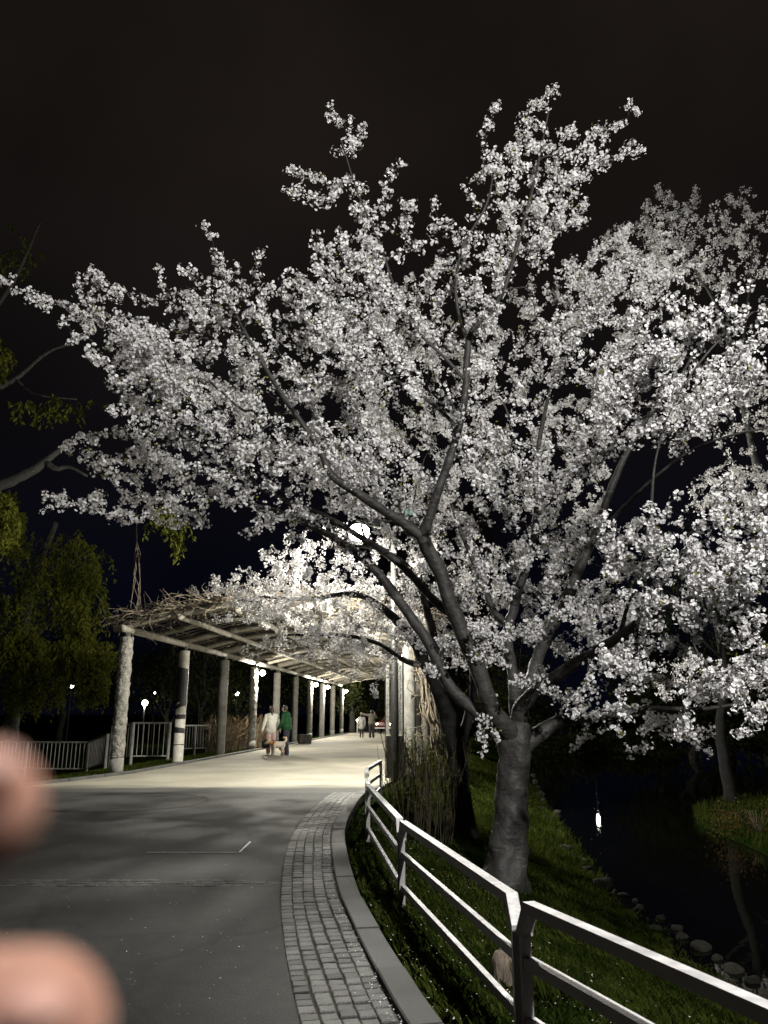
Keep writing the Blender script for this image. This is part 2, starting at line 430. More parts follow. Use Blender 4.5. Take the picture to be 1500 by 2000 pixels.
def remeshed(mb, name, mat, voxel, parent=None, smooth_it=4):
    o = link(name, mb.mesh(name), mat)
    md = o.modifiers.new('r', 'REMESH'); md.mode = 'VOXEL'; md.voxel_size = voxel
    ms = o.modifiers.new('s', 'SMOOTH'); ms.iterations = smooth_it; ms.factor = .5
    bpy.context.view_layer.update()
    me = bpy.data.meshes.new_from_object(o.evaluated_get(bpy.context.evaluated_depsgraph_get()))
    o.modifiers.clear(); o.data = me
    if not me.materials: me.materials.append(MATS[mat])
    me.polygons.foreach_set('use_smooth', [True] * len(me.polygons))
    if parent: o.parent = parent
    return o
class Quads:                                 # big leaf / blade collections, numpy only
    def __init__(s): s.V = []; s.n = 0
    def add(s, V): s.V.append(np.asarray(V, np.float32).reshape(-1, 4, 3))
    def build(s, name, mat, parent=None):
        V = np.concatenate(s.V).reshape(-1, 3)
        F = np.arange(len(V)).reshape(-1, 4)
        return link(name, npmesh(name, V, F), mat, parent)
def rand_unit(n):
    v = rng.normal(size=(n, 3)); return v / np.linalg.norm(v, axis=1)[:, None]
def leaf_quads(C, size, dirs=None, elong=1.6, droop=0.0):
    n = len(C); a = rand_unit(n) if dirs is None else dirs + rand_unit(n) * .5
    a[:, 2] -= droop; a /= np.linalg.norm(a, axis=1)[:, None]
    b = np.cross(a, rand_unit(n)); b /= np.linalg.norm(b, axis=1)[:, None] + 1e-9
    c = np.cross(a, b)
    s = (size * rng.uniform(.6, 1.3, n))[:, None]
    return np.stack([C, C + a*s*elong*.5 + b*s*.45 + c*s*.12, C + a*s*elong, C + a*s*elong*.5 - b*s*.45 + c*s*.12], 1)

def at(mb, name, mat, root, smooth=False):   # mesh given in world coordinates, hung under a thing's empty
    l = root.location
    mb.v = [(p[0]-l.x, p[1]-l.y, p[2]-l.z) for p in mb.v]
    return mb.build(name, mat, root, smooth)

# ================================================================== SETTING
# right-hand edge of the path (inner kerb line), measured, then carried on out of sight
c1px = [(785, 2000), (735, 1910), (690, 1820), (658, 1740), (646, 1670), (648, 1620), (672, 1575), (700, 1548)]
C1 = [(11, -12), (4.6, -4.5), (2.0, 0.2), (.72, 2.2), (.27, 3.4)] + [tuple(G(u, v).xy) for u, v in c1px] + [(.05, 17.2), (.35, 20.0), (.78, 25), (3.8, 60), (6.4, 90)]
C1 = resample(catmull(C1, 12), .05)
def offset(c, d):
    T = np.gradient(c, axis=0); T /= np.linalg.norm(T, axis=1)[:, None]
    return c + np.stack([T[:, 1], -T[:, 0]], 1) * d          # + is to the right (grass side)
T1 = np.gradient(C1, axis=0); T1 /= np.linalg.norm(T1, axis=1)[:, None]
def yfun(c):
    o = np.argsort(c[:, 1]); return c[o, 1], c[o, 0]
y0_, x0_ = yfun(offset(C1, -.475))
y2_, x2_ = yfun(offset(C1, .19))
XL = ([-12, 0, 8, 13, 17.2, 20, 24, 60, 90], [-5, -9.5, -10, -9, -7.15, -6.32, -5.97, -2.85, -.2])
def xleft(y): return np.interp(y, *XL)
def xright(y): return np.interp(y, y0_, x0_)

BT = ([-14, -5, 0, 2.5, 4, 6.7, 10, 14, 20, 30, 60, 95], [13.5, 6.0, 3.0, 1.45, .95, .40, .15, .45, 1.5, 2.4, 5.0, 8])      # top of the bank
SE = ([-14, 0, 7, 12, 18, 23, 40, 60, 95], [17, 5.0, 3.35, 3.30, 4.0, 4.6, 6.8, 9, 13])                                    # water's edge
FE = ([-14, 5, 13.3, 15.2, 18.0, 20.2, 22.5, 24.0], [18, 7.2, 6.15, 6.35, 6.55, 7.3, 9.6, 14])                              # tip of land across the stream
WZ = -.92
def ground_z(x, y):
    x = np.asarray(x, float); y = np.asarray(y, float)
    a = np.interp(y, *BT); b = np.interp(y, *SE)
    t = np.clip((x - a) / np.maximum(b - a, .1), 0, 1.0)
    z = -.95 * (t * t * (3 - 2 * t) * .45 + t * .55)
    z = np.where(x > b, -.95 - np.clip((x - b) * .8, 0, .6), z)
    fx = np.interp(y, *FE)
    s = np.where(y < 24.0, np.clip((x - fx) / .35, 0, 1) * .65 + np.clip((x - fx) / 6, 0, 1) * .5, 0)
    z = np.where((x > b + .3) & (s > 0), np.maximum(z, -1.5 + s * 1.0), z)
    far = np.clip((x - (b + 16 + np.maximum(y - 40, 0) * .1)) / 5, 0, 1)
    z = np.where(y >= 24, np.maximum(z, -1.55 + far * 1.9), z)
    lx = xleft(y) - 1.3
    z = np.where(x < lx, -np.clip((lx - x) * .14, 0, .9), z)
    z = z + np.clip((y - 110) / 60, 0, 1) * 1.5
    return z
def bumpz(x, y):
    return np.array([mnoise.noise(Vector((a * .9, b * .9, 3.1))) * .035 + mnoise.noise(Vector((a * 4, b * 4, 9.1))) * .012 for a, b in zip(np.ravel(x), np.ravel(y))]).reshape(np.shape(x))
gx = np.concatenate([np.linspace(-500, -60, 10), np.linspace(-58, -11, 24), np.linspace(-10.6, -1.2, 32), np.linspace(-1, 9, 95), np.linspace(9.4, 40, 40), np.linspace(46, 500, 12)])
gy = np.concatenate([np.linspace(-300, -20, 8), np.linspace(-18, 0, 18), np.linspace(.3, 26, 130), np.linspace(26.8, 110, 70), np.linspace(120, 1200, 14)])
GX, GY = np.meshgrid(gx, gy)
GZ = ground_z(GX, GY) - .035
onp = (GX > xleft(GY) - .1) & (GX < np.interp(GY, y2_, x2_) + .15)
GZ = np.where(onp, -.16, GZ + bumpz(GX, GY) * np.clip((GX - np.interp(GY, y2_, x2_)) / .4, 0, 1) * (GX > 0) )
nx, ny = len(gx), len(gy)
V = np.stack([GX, GY, GZ], -1).reshape(-1, 3)
I = np.arange(nx * ny).reshape(ny, nx)
F = np.stack([I[:-1, :-1], I[:-1, 1:], I[1:, 1:], I[1:, :-1]], -1).reshape(-1, 4)
tag(link('ground', npmesh('ground', V, F), 'soil_grass', smooth=True), kind='structure')

mb = MB()
wx = [-2, 70]; 
mb.add([(2.5, -14, WZ), (75, -14, WZ), (75, 110, WZ), (2.5, 110, WZ)], [(0, 1, 2, 3)])
tag(mb.build('stream_water', 'water'), kind='structure')

def strip(name, ys, xa, xb, z, mat, nseg=6, wob=()):
    Vv = []; Ff = []
    for i, y in enumerate(ys):
        for k in range(nseg + 1):
            xx = xa[i] + (xb[i] - xa[i]) * k / nseg
            Vv.append((xx, y + ((-.05 * (xx + 3) + .10 * mnoise.noise(Vector((xx * 1.3, 0, 0))) + .05 * mnoise.noise(Vector((xx * 5, 2, 0)))) if i in wob else 0), z))
    for i in range(len(ys) - 1):
        for k in range(nseg):
            a = i * (nseg + 1) + k
            Ff.append((a, a + 1, a + nseg + 2, a + nseg + 1))
    return tag(link(name, npmesh(name, Vv, Ff), mat), kind='structure')
PAVE_Y = 15.3
ys = np.linspace(-12, PAVE_Y, 90)
asphalt = strip('path', ys, xleft(ys), xright(ys), 0.0, 'asphalt', 40, (len(ys) - 1,))
ys = np.linspace(PAVE_Y - .5, 90, 80)
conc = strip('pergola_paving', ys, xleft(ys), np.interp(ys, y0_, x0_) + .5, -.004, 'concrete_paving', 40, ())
ys = np.linspace(-3, PAVE_Y, 120)
strip('cobble_bed', ys, xright(ys) - .02, np.interp(ys, *yfun(offset(C1, .03))), -.005, 'joint_dirt', 2)

# kerb stones
kerb = empty('kerb'); tag(kerb, kind='structure')
i0 = int(np.argmin(abs(C1[:, 1] - 2.2))); i1 = int(np.argmin(abs(C1[:, 1] - 16.3)))
i = i0
while i < i1:
    n = random.randint(17, 20); seg = C1[i:i + n + 1]
    if len(seg) < 5: break
    seg = resample(seg, .24)
    zt = .028 + random.uniform(-.006, .008)
    cp = Vector((*seg[len(seg)//2], 0))
    oA = offset(seg, .012); oB = offset(seg, .175)
    iA = offset(seg, .020); iB = offset(seg, .167)
    d0 = (seg[1]-seg[0]) / np.linalg.norm(seg[1]-seg[0]) * .007
    for arr in (oA, oB, iA, iB): arr[0] += d0; arr[-1] -= d0
    rows = [(oA, -.1), (oA, zt - .008), (iA, zt), (iB, zt), (oB, zt - .008), (oB, -.1)]
    Vv = [(p[0]-cp.x, p[1]-cp.y, z) for k in range(len(seg)) for (c, z) in rows for p in [c[k]]]
    Ff = [(k*6+j, k*6+j+1, (k+1)*6+j+1, (k+1)*6+j) for k in range(len(seg)-1) for j in range(5)]
    Ff += [tuple(range(6)), tuple((len(seg)-1)*6 + j for j in range(5, -1, -1))]
    m = MB(); m.add(Vv, Ff)
    o = m.build('kerb_stone', 'kerb_stone', kerb); o.location = cp
    i += n
# pale stone edging on the left of the path
ekerb = empty('path_edging'); tag(ekerb, kind='structure')
for y in np.arange(13.0, 62, 1.2):
    a = Vector((float(xleft(y)), y, .02)); b = Vector((float(xleft(y + 1.19)), y + 1.19, .02))
    m = MB(); m.beam(a - (a+b)/2, b - (a+b)/2, .16, .14, .01)
    o = m.build('edging_stone', 'kerb_stone', ekerb); o.location = (a + b) / 2 + Vector((0, 0, -.035))

# cobbles
cob_meshes = []
for k in range(10):
    bm = bmesh.new(); bmesh.ops.create_cube(bm, size=1)
    sx, sy = random.uniform(.083, .089), random.uniform(.083, .089)
    for q in bm.verts:
        q.co = Vector((q.co.x * sx, q.co.y * sy, q.co.z * .08)) + Vector((random.uniform(-.003, .003), random.uniform(-.003, .003), random.uniform(-.0015, .0015)))
    bmesh.ops.bevel(bm, geom=[e for e in bm.edges if all(q.co.z > 0 for q in e.verts)], offset=.005, segments=1, affect='EDGES')
    me = bpy.data.meshes.new('cobble'); bm.to_mesh(me); bm.free(); me.materials.append(MATS['cobble']); cob_meshes.append(me)
border = empty('cobble_border'); tag(border, kind='structure')
s_acc = np.concatenate([[0], np.cumsum(np.linalg.norm(np.diff(C1, axis=0), axis=1))])
s_start = np.interp(3.55, C1[:, 1], s_acc); s_end = np.interp(15.2, C1[:, 1], s_acc)
rest = MB(); cnt = 0
for r, s in enumerate(np.arange(s_start, s_end, .095)):
    for k in range(5):
        ss = s + random.uniform(-.006, .006) + (.0 if k % 2 else .012)
        px, py = np.interp(ss, s_acc, C1[:, 0]), np.interp(ss, s_acc, C1[:, 1])
        tx, ty = np.interp(ss, s_acc, T1[:, 0]), np.interp(ss, s_acc, T1[:, 1])
        off = -(.045 + k * .0945 + .006 * math.sin(s * 1.7 + k))
        loc = Vector((px + ty * off, py - tx * off, -.037 + random.uniform(-.003, .004)))
        rot = math.atan2(ty, tx) + random.uniform(-.05, .05) + random.choice((0, PI))
        me = random.choice(cob_meshes)
        if cnt < 300:
            o = bpy.data.objects.new('cobble', me); COL.objects.link(o); o.parent = border
            o.location = loc; o.rotation_euler = (random.uniform(-.02, .02), random.uniform(-.02, .02), rot)
        else:
            M = Matrix.Translation(loc) @ Matrix.Rotation(rot, 4, 'Z')
            rest.add([M @ q.co for q in me.vertices], [list(p.vertices) for p in me.polygons])
        cnt += 1
tag(rest.build('far_cobbles', 'cobble', border), kind='stuff')
# cross strip of cobbles set in the asphalt
strip_meshes = []
pmat('worn_cobble', (.016, .016, .0148), (.042, .042, .039), rough=.8, scale=55, bump=.5, bscale=80, objrand=.5, bdist=.005)
for me in cob_meshes:
    c_ = me.copy(); c_.materials.clear(); c_.materials.append(MATS['worn_cobble']); strip_meshes.append(c_)
xs_ = empty('cobble_strip'); tag(xs_, kind='structure')
ycr = 7.30; xe = float(xright(ycr))
for r in range(3):
    for k in range(32):
        o = bpy.data.objects.new('cobble', random.choice(strip_meshes)); COL.objects.link(o); o.parent = xs_
        o.location = (xe - .06 - k * .115 + random.uniform(-.006, .006) + (.05 if r % 2 else 0) - .05, ycr - .11 + r * .1, -.0375 + random.uniform(-.003, .002))
        o.rotation_euler = (0, 0, random.uniform(-.04, .04))
        o.scale = (1.2, 1, 1)

# flat things let into the asphalt
tf = G(390, 1655)
cov = empty('utility_cover', (tf.x, tf.y, .004))
m = MB()
hw, hl = .50, .34
m.box((hw, 0, .002), (.018, 2*hl, .006)); m.box((0, -hl, .0005), (2*hw - .04, .010, .002))
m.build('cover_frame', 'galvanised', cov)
m = MB(); m.box((0, 0, -.001), (2*hw-.06, 2*hl-.03, .004)); m.build('cover_infill', 'asphalt', cov)
tag(cov, 'shallow rectangular cover with a pale metal frame in the asphalt', 'cover')
cc = G(240, 1566)
ring = MB(); n = 72
Vv = []
for k in range(n):
    a = 2 * PI * k / n
    Vv += [(1.36 * math.cos(a), 1.36 * math.sin(a), 0), (1.42 * math.cos(a), 1.42 * math.sin(a), 0)]
ring.add(Vv, [(2*k, 2*k+1, (2*k+3) % (2*n), (2*k+2) % (2*n)) for k in range(n)])
o = ring.build('paving_ring', 'joint_dirt'); o.location = (cc.x, cc.y, .004)
tag(o, kind='structure')

# ------------------------------------------------------------------ grass, fallen petals
def on_grass(x, y):
    return (x > np.interp(y, y2_, x2_) + .02) & (x < np.interp(y, *SE) - .05)
def gz(x, y): return ground_z(x, y) - .035 + bumpz(x, y) * np.clip((x - np.interp(y, y2_, x2_)) / .4, 0, 1) * (x > 0)
def blades(n, xr, yr, h0, h1, wdt, test=None):
    x = rng.uniform(*xr, n); y = yr[0] + (yr[1]-yr[0]) * rng.uniform(0, 1, n) ** 1.5
    k = on_grass(x, y) if test is None else test(x, y)
    k &= np.array([mnoise.noise(Vector((a*1.6, b*1.6, 0))) for a, b in zip(x, y)]) > rng.uniform(-.9, .25, n)
    x, y = x[k], y[k]; n = len(x)
    z = gz(x, y)
    B = np.stack([x, y, z - .004], 1); h = rng.uniform(h0, h1, n) * rng.uniform(.6, 1.2, n)
    a = rng.uniform(0, 2*PI, n); ln = rng.uniform(.1, .8, n)
    side = np.stack([np.cos(a), np.sin(a), 0*a], 1) * (wdt * rng.uniform(.6, 1.4, n))[:, None]
    lean = np.stack([-np.sin(a)*ln*h, np.cos(a)*ln*h, h], 1)
    return np.stack([B - side, B + side, B + lean*.62 + side*.7, B + lean + np.stack([-np.sin(a)*h*.3, np.cos(a)*h*.3, 0*h], 1)], 1)
q = Quads()
q.add(blades(60000, (-.7, 3.4), (2.2, 9), .025, .055, .0022))
q.add(blades(50000, (-.7, 4.6), (2.4, 20), .03, .07, .004))
def tuft(cx, cy, n, rad, h):
    x = rng.normal(cx, rad, n); y = rng.normal(cy, rad, n)
    z = gz(x, y); a = rng.uniform(0, 2*PI, n); hh = h * rng.uniform(.5, 1.1, n)
    B = np.stack([x, y, z - .01], 1); s = np.stack([np.cos(a), np.sin(a), 0*a], 1) * .0022
    ln = np.stack([-np.sin(a)*hh*.25, np.cos(a)*hh*.25, hh], 1)
    return np.stack([B - s, B + s, B + ln*.6 + s*.7, B + ln*1.0 + np.stack([-np.sin(a)*hh*.12, np.cos(a)*hh*.12, 0*a], 1)], 1)
q.add(blades(34000, (0, 5.2), (12, 34), .06, .13, .010))
for (u, v, n, rad, h) in [(1100, 1960, 260, .10, .15), (1060, 1980, 160, .06, .17), (930, 1850, 90, .06, .12), (1160, 1975, 200, .12, .12), (700, 1755, 60, .05, .09), (1300, 1990, 200, .15, .12), (870, 1790, 80, .06, .1)]:
    p = G(u, v, -.12); q.add(tuft(p.x, p.y, n, rad, h))
# verge at the foot of the pergola columns and the land across the stream
lt = lambda x, y: x < xleft(y) - .12
def leftgrass(n, x0, x1, yy):
    y = rng.uniform(*yy, n); x = xleft(y) - .1 - rng.uniform(x0, x1, n)
    B = np.stack([x, y, ground_z(x, y) - .035], 1); h = rng.uniform(.03, .09, n); a = rng.uniform(0, 2*PI, n)
    s = np.stack([np.cos(a), np.sin(a), 0*a], 1) * .006
    l = np.stack([-np.sin(a)*h*.4, np.cos(a)*h*.4, h], 1)
    return np.stack([B - s, B + s, B + l*.7 + s*.6, B + l], 1)
q.add(leftgrass(9000, .02, 1.6, (15, 34)))
n = 26000
x = rng.uniform(6.2, 14, n); y = rng.uniform(11, 23.8, n); z = ground_z(x, y) - .035; k = z > -.93
x, y, z = x[k], y[k], z[k]; n = len(x); h = rng.uniform(.04, .12, n) + np.where(x < np.interp(y, *FE) + .6, .12, 0); a = rng.uniform(0, 2*PI, n)
B = np.stack([x, y, z], 1); s = np.stack([np.cos(a), np.sin(a), 0*a], 1) * .008; l = np.stack([-np.sin(a)*h*.5, np.cos(a)*h*.5, h], 1)
q.add(np.stack([B - s, B + s, B + l*.7 + s*.6, B + l], 1))
tag(q.build('grass', 'grass_blade'), 'short green lawn grass on the bank and verges', 'grass', kind='stuff')
q = Quads()
def petals(x, y, z, s):
    n = len(x); a = rng.uniform(0, 2*PI, n); s = s * rng.uniform(.6, 1.2, n)
    C = np.stack([x, y, z], 1); e1 = np.stack([np.cos(a), np.sin(a), rng.normal(0, .25, n)], 1) * s[:, None]; e2 = np.stack([-np.sin(a), np.cos(a), rng.normal(0, .25, n)], 1) * s[:, None] * .7
    return np.stack([C - e1, C - e2, C + e1, C + e2], 1)
n = 3000
y = 2.5 + 16 * rng.uniform(0, 1, n) ** 1.6; x = np.interp(y, y2_, x2_) + np.abs(rng.normal(0, .9, n))
k = on_grass(x, y); x, y = x[k], y[k]
q.add(petals(x, y, gz(x, y) + rng.uniform(.012, .04, len(x)), .0048))
n = 420
y = 3 + 12 * rng.uniform(0, 1, n) ** 1.3; x = xright(y) - np.abs(rng.normal(0, 1.6, n))
q.add(petals(x, y, np.full(n, .006), .004))
n = 900
y = 3 + 12 * rng.uniform(0, 1, n) ** 1.2; x = np.interp(y, y2_, x2_) - .2 + rng.normal(0, .05, n)
q.add(petals(x, y, np.full(n, .012), .005))
tag(q.build('fallen_petals', 'petal'), 'tiny pale petals fallen on grass and paving', 'petals', kind='stuff')

# ================================================================== CHERRY TREES
def flower_template(nfl, cr, fr, seed, petals=5):
    """a loose umbel: flowers on short stalks about one bud, at uneven distances and angles"""
    r = np.random.default_rng(seed)
    Q = []; axis = r.normal(size=3); axis /= np.linalg.norm(axis)
    for i in range(nfl):
        nrm = r.normal(size=3); nrm /= np.linalg.norm(nrm); nrm = nrm + axis * .45; nrm /= np.linalg.norm(nrm)
        c = nrm * cr * r.uniform(.35, 1.25) + r.normal(0, .25, 3) * cr
        nrm = nrm + r.normal(0, .24, 3); nrm /= np.linalg.norm(nrm)
        up = np.array([0, 0, 1.0]) if abs(nrm[2]) < .9 else np.array([1.0, 0, 0])
        e1 = np.cross(nrm, up); e1 /= np.linalg.norm(e1); e2 = np.cross(nrm, e1)
        cup = r.uniform(.05, .5); f = fr * r.uniform(.75, 1.12); ph = r.uniform(0, 6.28)
        for k in range(petals):
            b = ph + 2 * PI * k / petals; hw = .56 * 5 / petals
            def pt(rad, ang, lift): return c + f * (rad * (math.cos(ang) * e1 + math.sin(ang) * e2)) + nrm * f * lift
            Q.append([pt(.06, b, 0), pt(.80, b + hw, cup * .8), pt(1.0, b, cup * .95), pt(.80, b - hw, cup * .8)])
    return np.array(Q, np.float32)           # (q,4,3)
class Tree:
    def __init__(s): s.p = []; s.par = []; s.fix = []; s.dirs = []; s.chains = []
    def add_chain(s, P, start=None, rad=None):
        idx = [] if start is None else [start]; prev = -1 if start is None else start
        for k, p in enumerate(P):
            s.p.append(np.array(p, float)); s.par.append(prev); s.fix.append(None if rad is None else rad[k])
            prev = len(s.p) - 1; idx.append(prev)
        s.chains.append((idx, rad is not None))
        return idx
    def nearest(s, a): return int(np.argmin(np.linalg.norm(np.array(s.p) - np.array(a), axis=1)))
    def grow(s, A, base, lift=.12, seg=.09, back=.35):
        A = np.asarray(A); P = np.array(s.p)
        dmin = np.array([np.min(np.linalg.norm(P - a, axis=1)) for a in A])
        buf = np.zeros((400000, 3)); n = len(P); buf[:n] = P
        for i in np.argsort(dmin):
            a = A[i]
            d = np.linalg.norm(buf[:n] - a, axis=1)
            # prefer joining further in towards the trunk, so that twigs run outward
            cost = d + back * np.maximum(0, np.linalg.norm(buf[:n] - base, axis=1) - np.linalg.norm(a - base) + d * .75)
            j = int(np.argmin(cost)); p0 = buf[j]; ln = d[j]
            if ln < .06: continue
            k = max(3, int(ln / seg))
            pd = p0 - buf[s.par[j]] if s.par[j] >= 0 else np.array([0, 0, 1.0])
            pd = pd / (np.linalg.norm(pd) + 1e-9)
            c = p0 + (a - p0) * .45 + pd * ln * .16 + np.array([0, 0, -lift * ln * .5]) + rng.normal(0, .05, 3) * ln
            t = np.linspace(0, 1, k + 1)[1:, None]
            path = (1-t)**2 * p0 + 2*t*(1-t) * c + t*t*a + rng.normal(0, .012, (k, 3))
            s.add_chain(path, j)
            buf[n:n+k] = path; n += k
    def radii(s, rt=.0026, ex=2.3):
        n = len(s.p); acc = np.zeros(n); out = np.zeros(n)
        for i in range(n - 1, -1, -1):
            r = max(rt, acc[i] ** (1 / ex)); out[i] = s.fix[i] if s.fix[i] is not None else r
            if s.par[i] >= 0: acc[s.par[i]] += r ** ex
        s.r = out
    def twig_mesh(s, name, mat, parent, sides=5):
        Vs = []; Fs = []; n0 = 0
        ang = np.linspace(0, 2*PI, sides, endpoint=False)
        for idx, manual in s.chains:
            if manual or len(idx) < 3: continue
            P = np.array([s.p[i] for i in idx]); r = s.r[idx].copy(); r[0] = min(r[0], r[1] * 1.15); r = np.minimum(r, .045)
            T, A, B = frames(P)
            Vv = (P[:, None] + (A[:, None]*np.cos(ang)[None, :, None] + B[:, None]*np.sin(ang)[None, :, None]) * r[:, None, None]).reshape(-1, 3)
            i = np.arange(len(P)-1)[:, None] * sides; j = np.arange(sides)[None]
            Fq = np.stack([i + j, i + (j+1) % sides, i + sides + (j+1) % sides, i + sides + j], -1).reshape(-1, 4)
            Vs.append(Vv); Fs.append(Fq + n0); n0 += len(Vv)
        return tag(link(name, npmesh(name, np.concatenate(Vs), np.concatenate(Fs)), mat, parent, True), kind='stuff')
    def bloom_points(s, rmax=.011, spacing=.07, jit=.035, keep=.95):
        out = []
        for idx, manual in s.chains:
            if manual: continue
            P = np.array([s.p[i] for i in idx]); r = s.r[idx]
            Q = resample(np.concatenate([P, r[:, None]], 1), spacing)
            Q = Q[Q[:, 3] < rmax]
            Q = Q[rng.uniform(0, 1, len(Q)) < keep]
            if len(Q): out.append(Q[:, :3] + rng.normal(0, jit, (len(Q), 3)))
            out.append(P[-1:] + rng.normal(0, .01, (1, 3)))
        return np.concatenate(out)
def scatter_templates(C, temps, smin, smax):
    which = rng.integers(0, len(temps), len(C)); parts = []
    for k, T in enumerate(temps):
        c = C[which == k]; n = len(c)
        if not n: continue
        qv = rng.normal(size=(n, 4)); qv /= np.linalg.norm(qv, axis=1)[:, None]
        w_, x_, y_, z_ = qv.T
        M = np.stack([np.stack([1-2*(y_*y_+z_*z_), 2*(x_*y_-z_*w_), 2*(x_*z_+y_*w_)], -1), np.stack([2*(x_*y_+z_*w_), 1-2*(x_*x_+z_*z_), 2*(y_*z_-x_*w_)], -1), np.stack([2*(x_*z_-y_*w_), 2*(y_*z_+x_*w_), 1-2*(x_*x_+y_*y_)], -1)], 1)
        sc_ = rng.uniform(smin, smax, n)
        q = np.einsum('nij,qkj->nqki', M, T) * sc_[:, None, None, None] + c[:, None, None, :]
        parts.append(q.reshape(-1, 4, 3))
    return np.concatenate(parts)
TEMPS = [flower_template(k, c, .0178, i) for i, (k, c) in enumerate([(9, .042), (11, .046), (8, .040), (12, .050), (6, .038), (10, .044), (7, .046), (5, .036)])]
TEMPS_FAR = [flower_template(k, c, .020, 50 + i, 4) for i, (k, c) in enumerate([(8, .046), (9, .050), (7, .044), (6, .05)])]

def limb(tree, pts, start=None, step=.07):
    """pts: (u, v, depth, width px) -> chain with radius; returns (node indices, points, radii)"""
    P = np.array([(*D(u, v, d), tpx(u, v, d, w_) / 2 * .85) for u, v, d, w_ in pts])
    P = resample(catmull(P, 6), step)
    idx = tree.add_chain(P[:, :3], start, P[:, 3])
    return P
def limb_mesh(P, root, mat='cherry_bark', n=12, name='branch', rough=.12):
    m = MB(); m.tube(P[:, :3], P[:, 3], n, True, rough * 1.6, 7.0)
    return at(m, name, mat, root, True)
def ell_points(n, u, v, d, ru, rv, rd):
    o = []
    while len(o) < n:
        a = rng.uniform(-1, 1, 3)
        if a @ a > 1: continue
        o.append(D(u + a[0]*ru, v + a[1]*rv, d + a[2]*rd))
    return [np.array(p) for p in o]
def plume(u0, v0, d0, u1, v1, d1, n=4, spread=.09):
    """attractors strung along an outward spray"""
    o = []
    for k in range(n):
        t = (k + .6) / n; p = np.array(D(u0 + (u1-u0)*t, v0 + (v1-v0)*t, d0 + (d1-d0)*t))
        o.append(p + rng.normal(0, spread * (1 - .65*t), 3))
    o.append(np.array(D(u1, v1, d1)))
    return o

def streams(seeds, origin, l0=.5, l1=1.1, n=6, up=.16, tight=.04):
    """turn points of the crown into outward-running sprays"""
    o = []; origin = np.array(origin)
    for p in seeds:
        d = np.array(p) - origin; d[2] *= .75; d /= np.linalg.norm(d); d = d + np.array([0, 0, up]) + rng.normal(0, .28, 3); d /= np.linalg.norm(d)
        L_ = rng.uniform(l0, l1); bend = rng.normal(0, .10, 3)
        for t in np.linspace(-.5, .5, n): o.append(np.array(p) + d * L_ * t + bend * (t + .5) ** 2 + rng.normal(0, tight, 3))
    return o
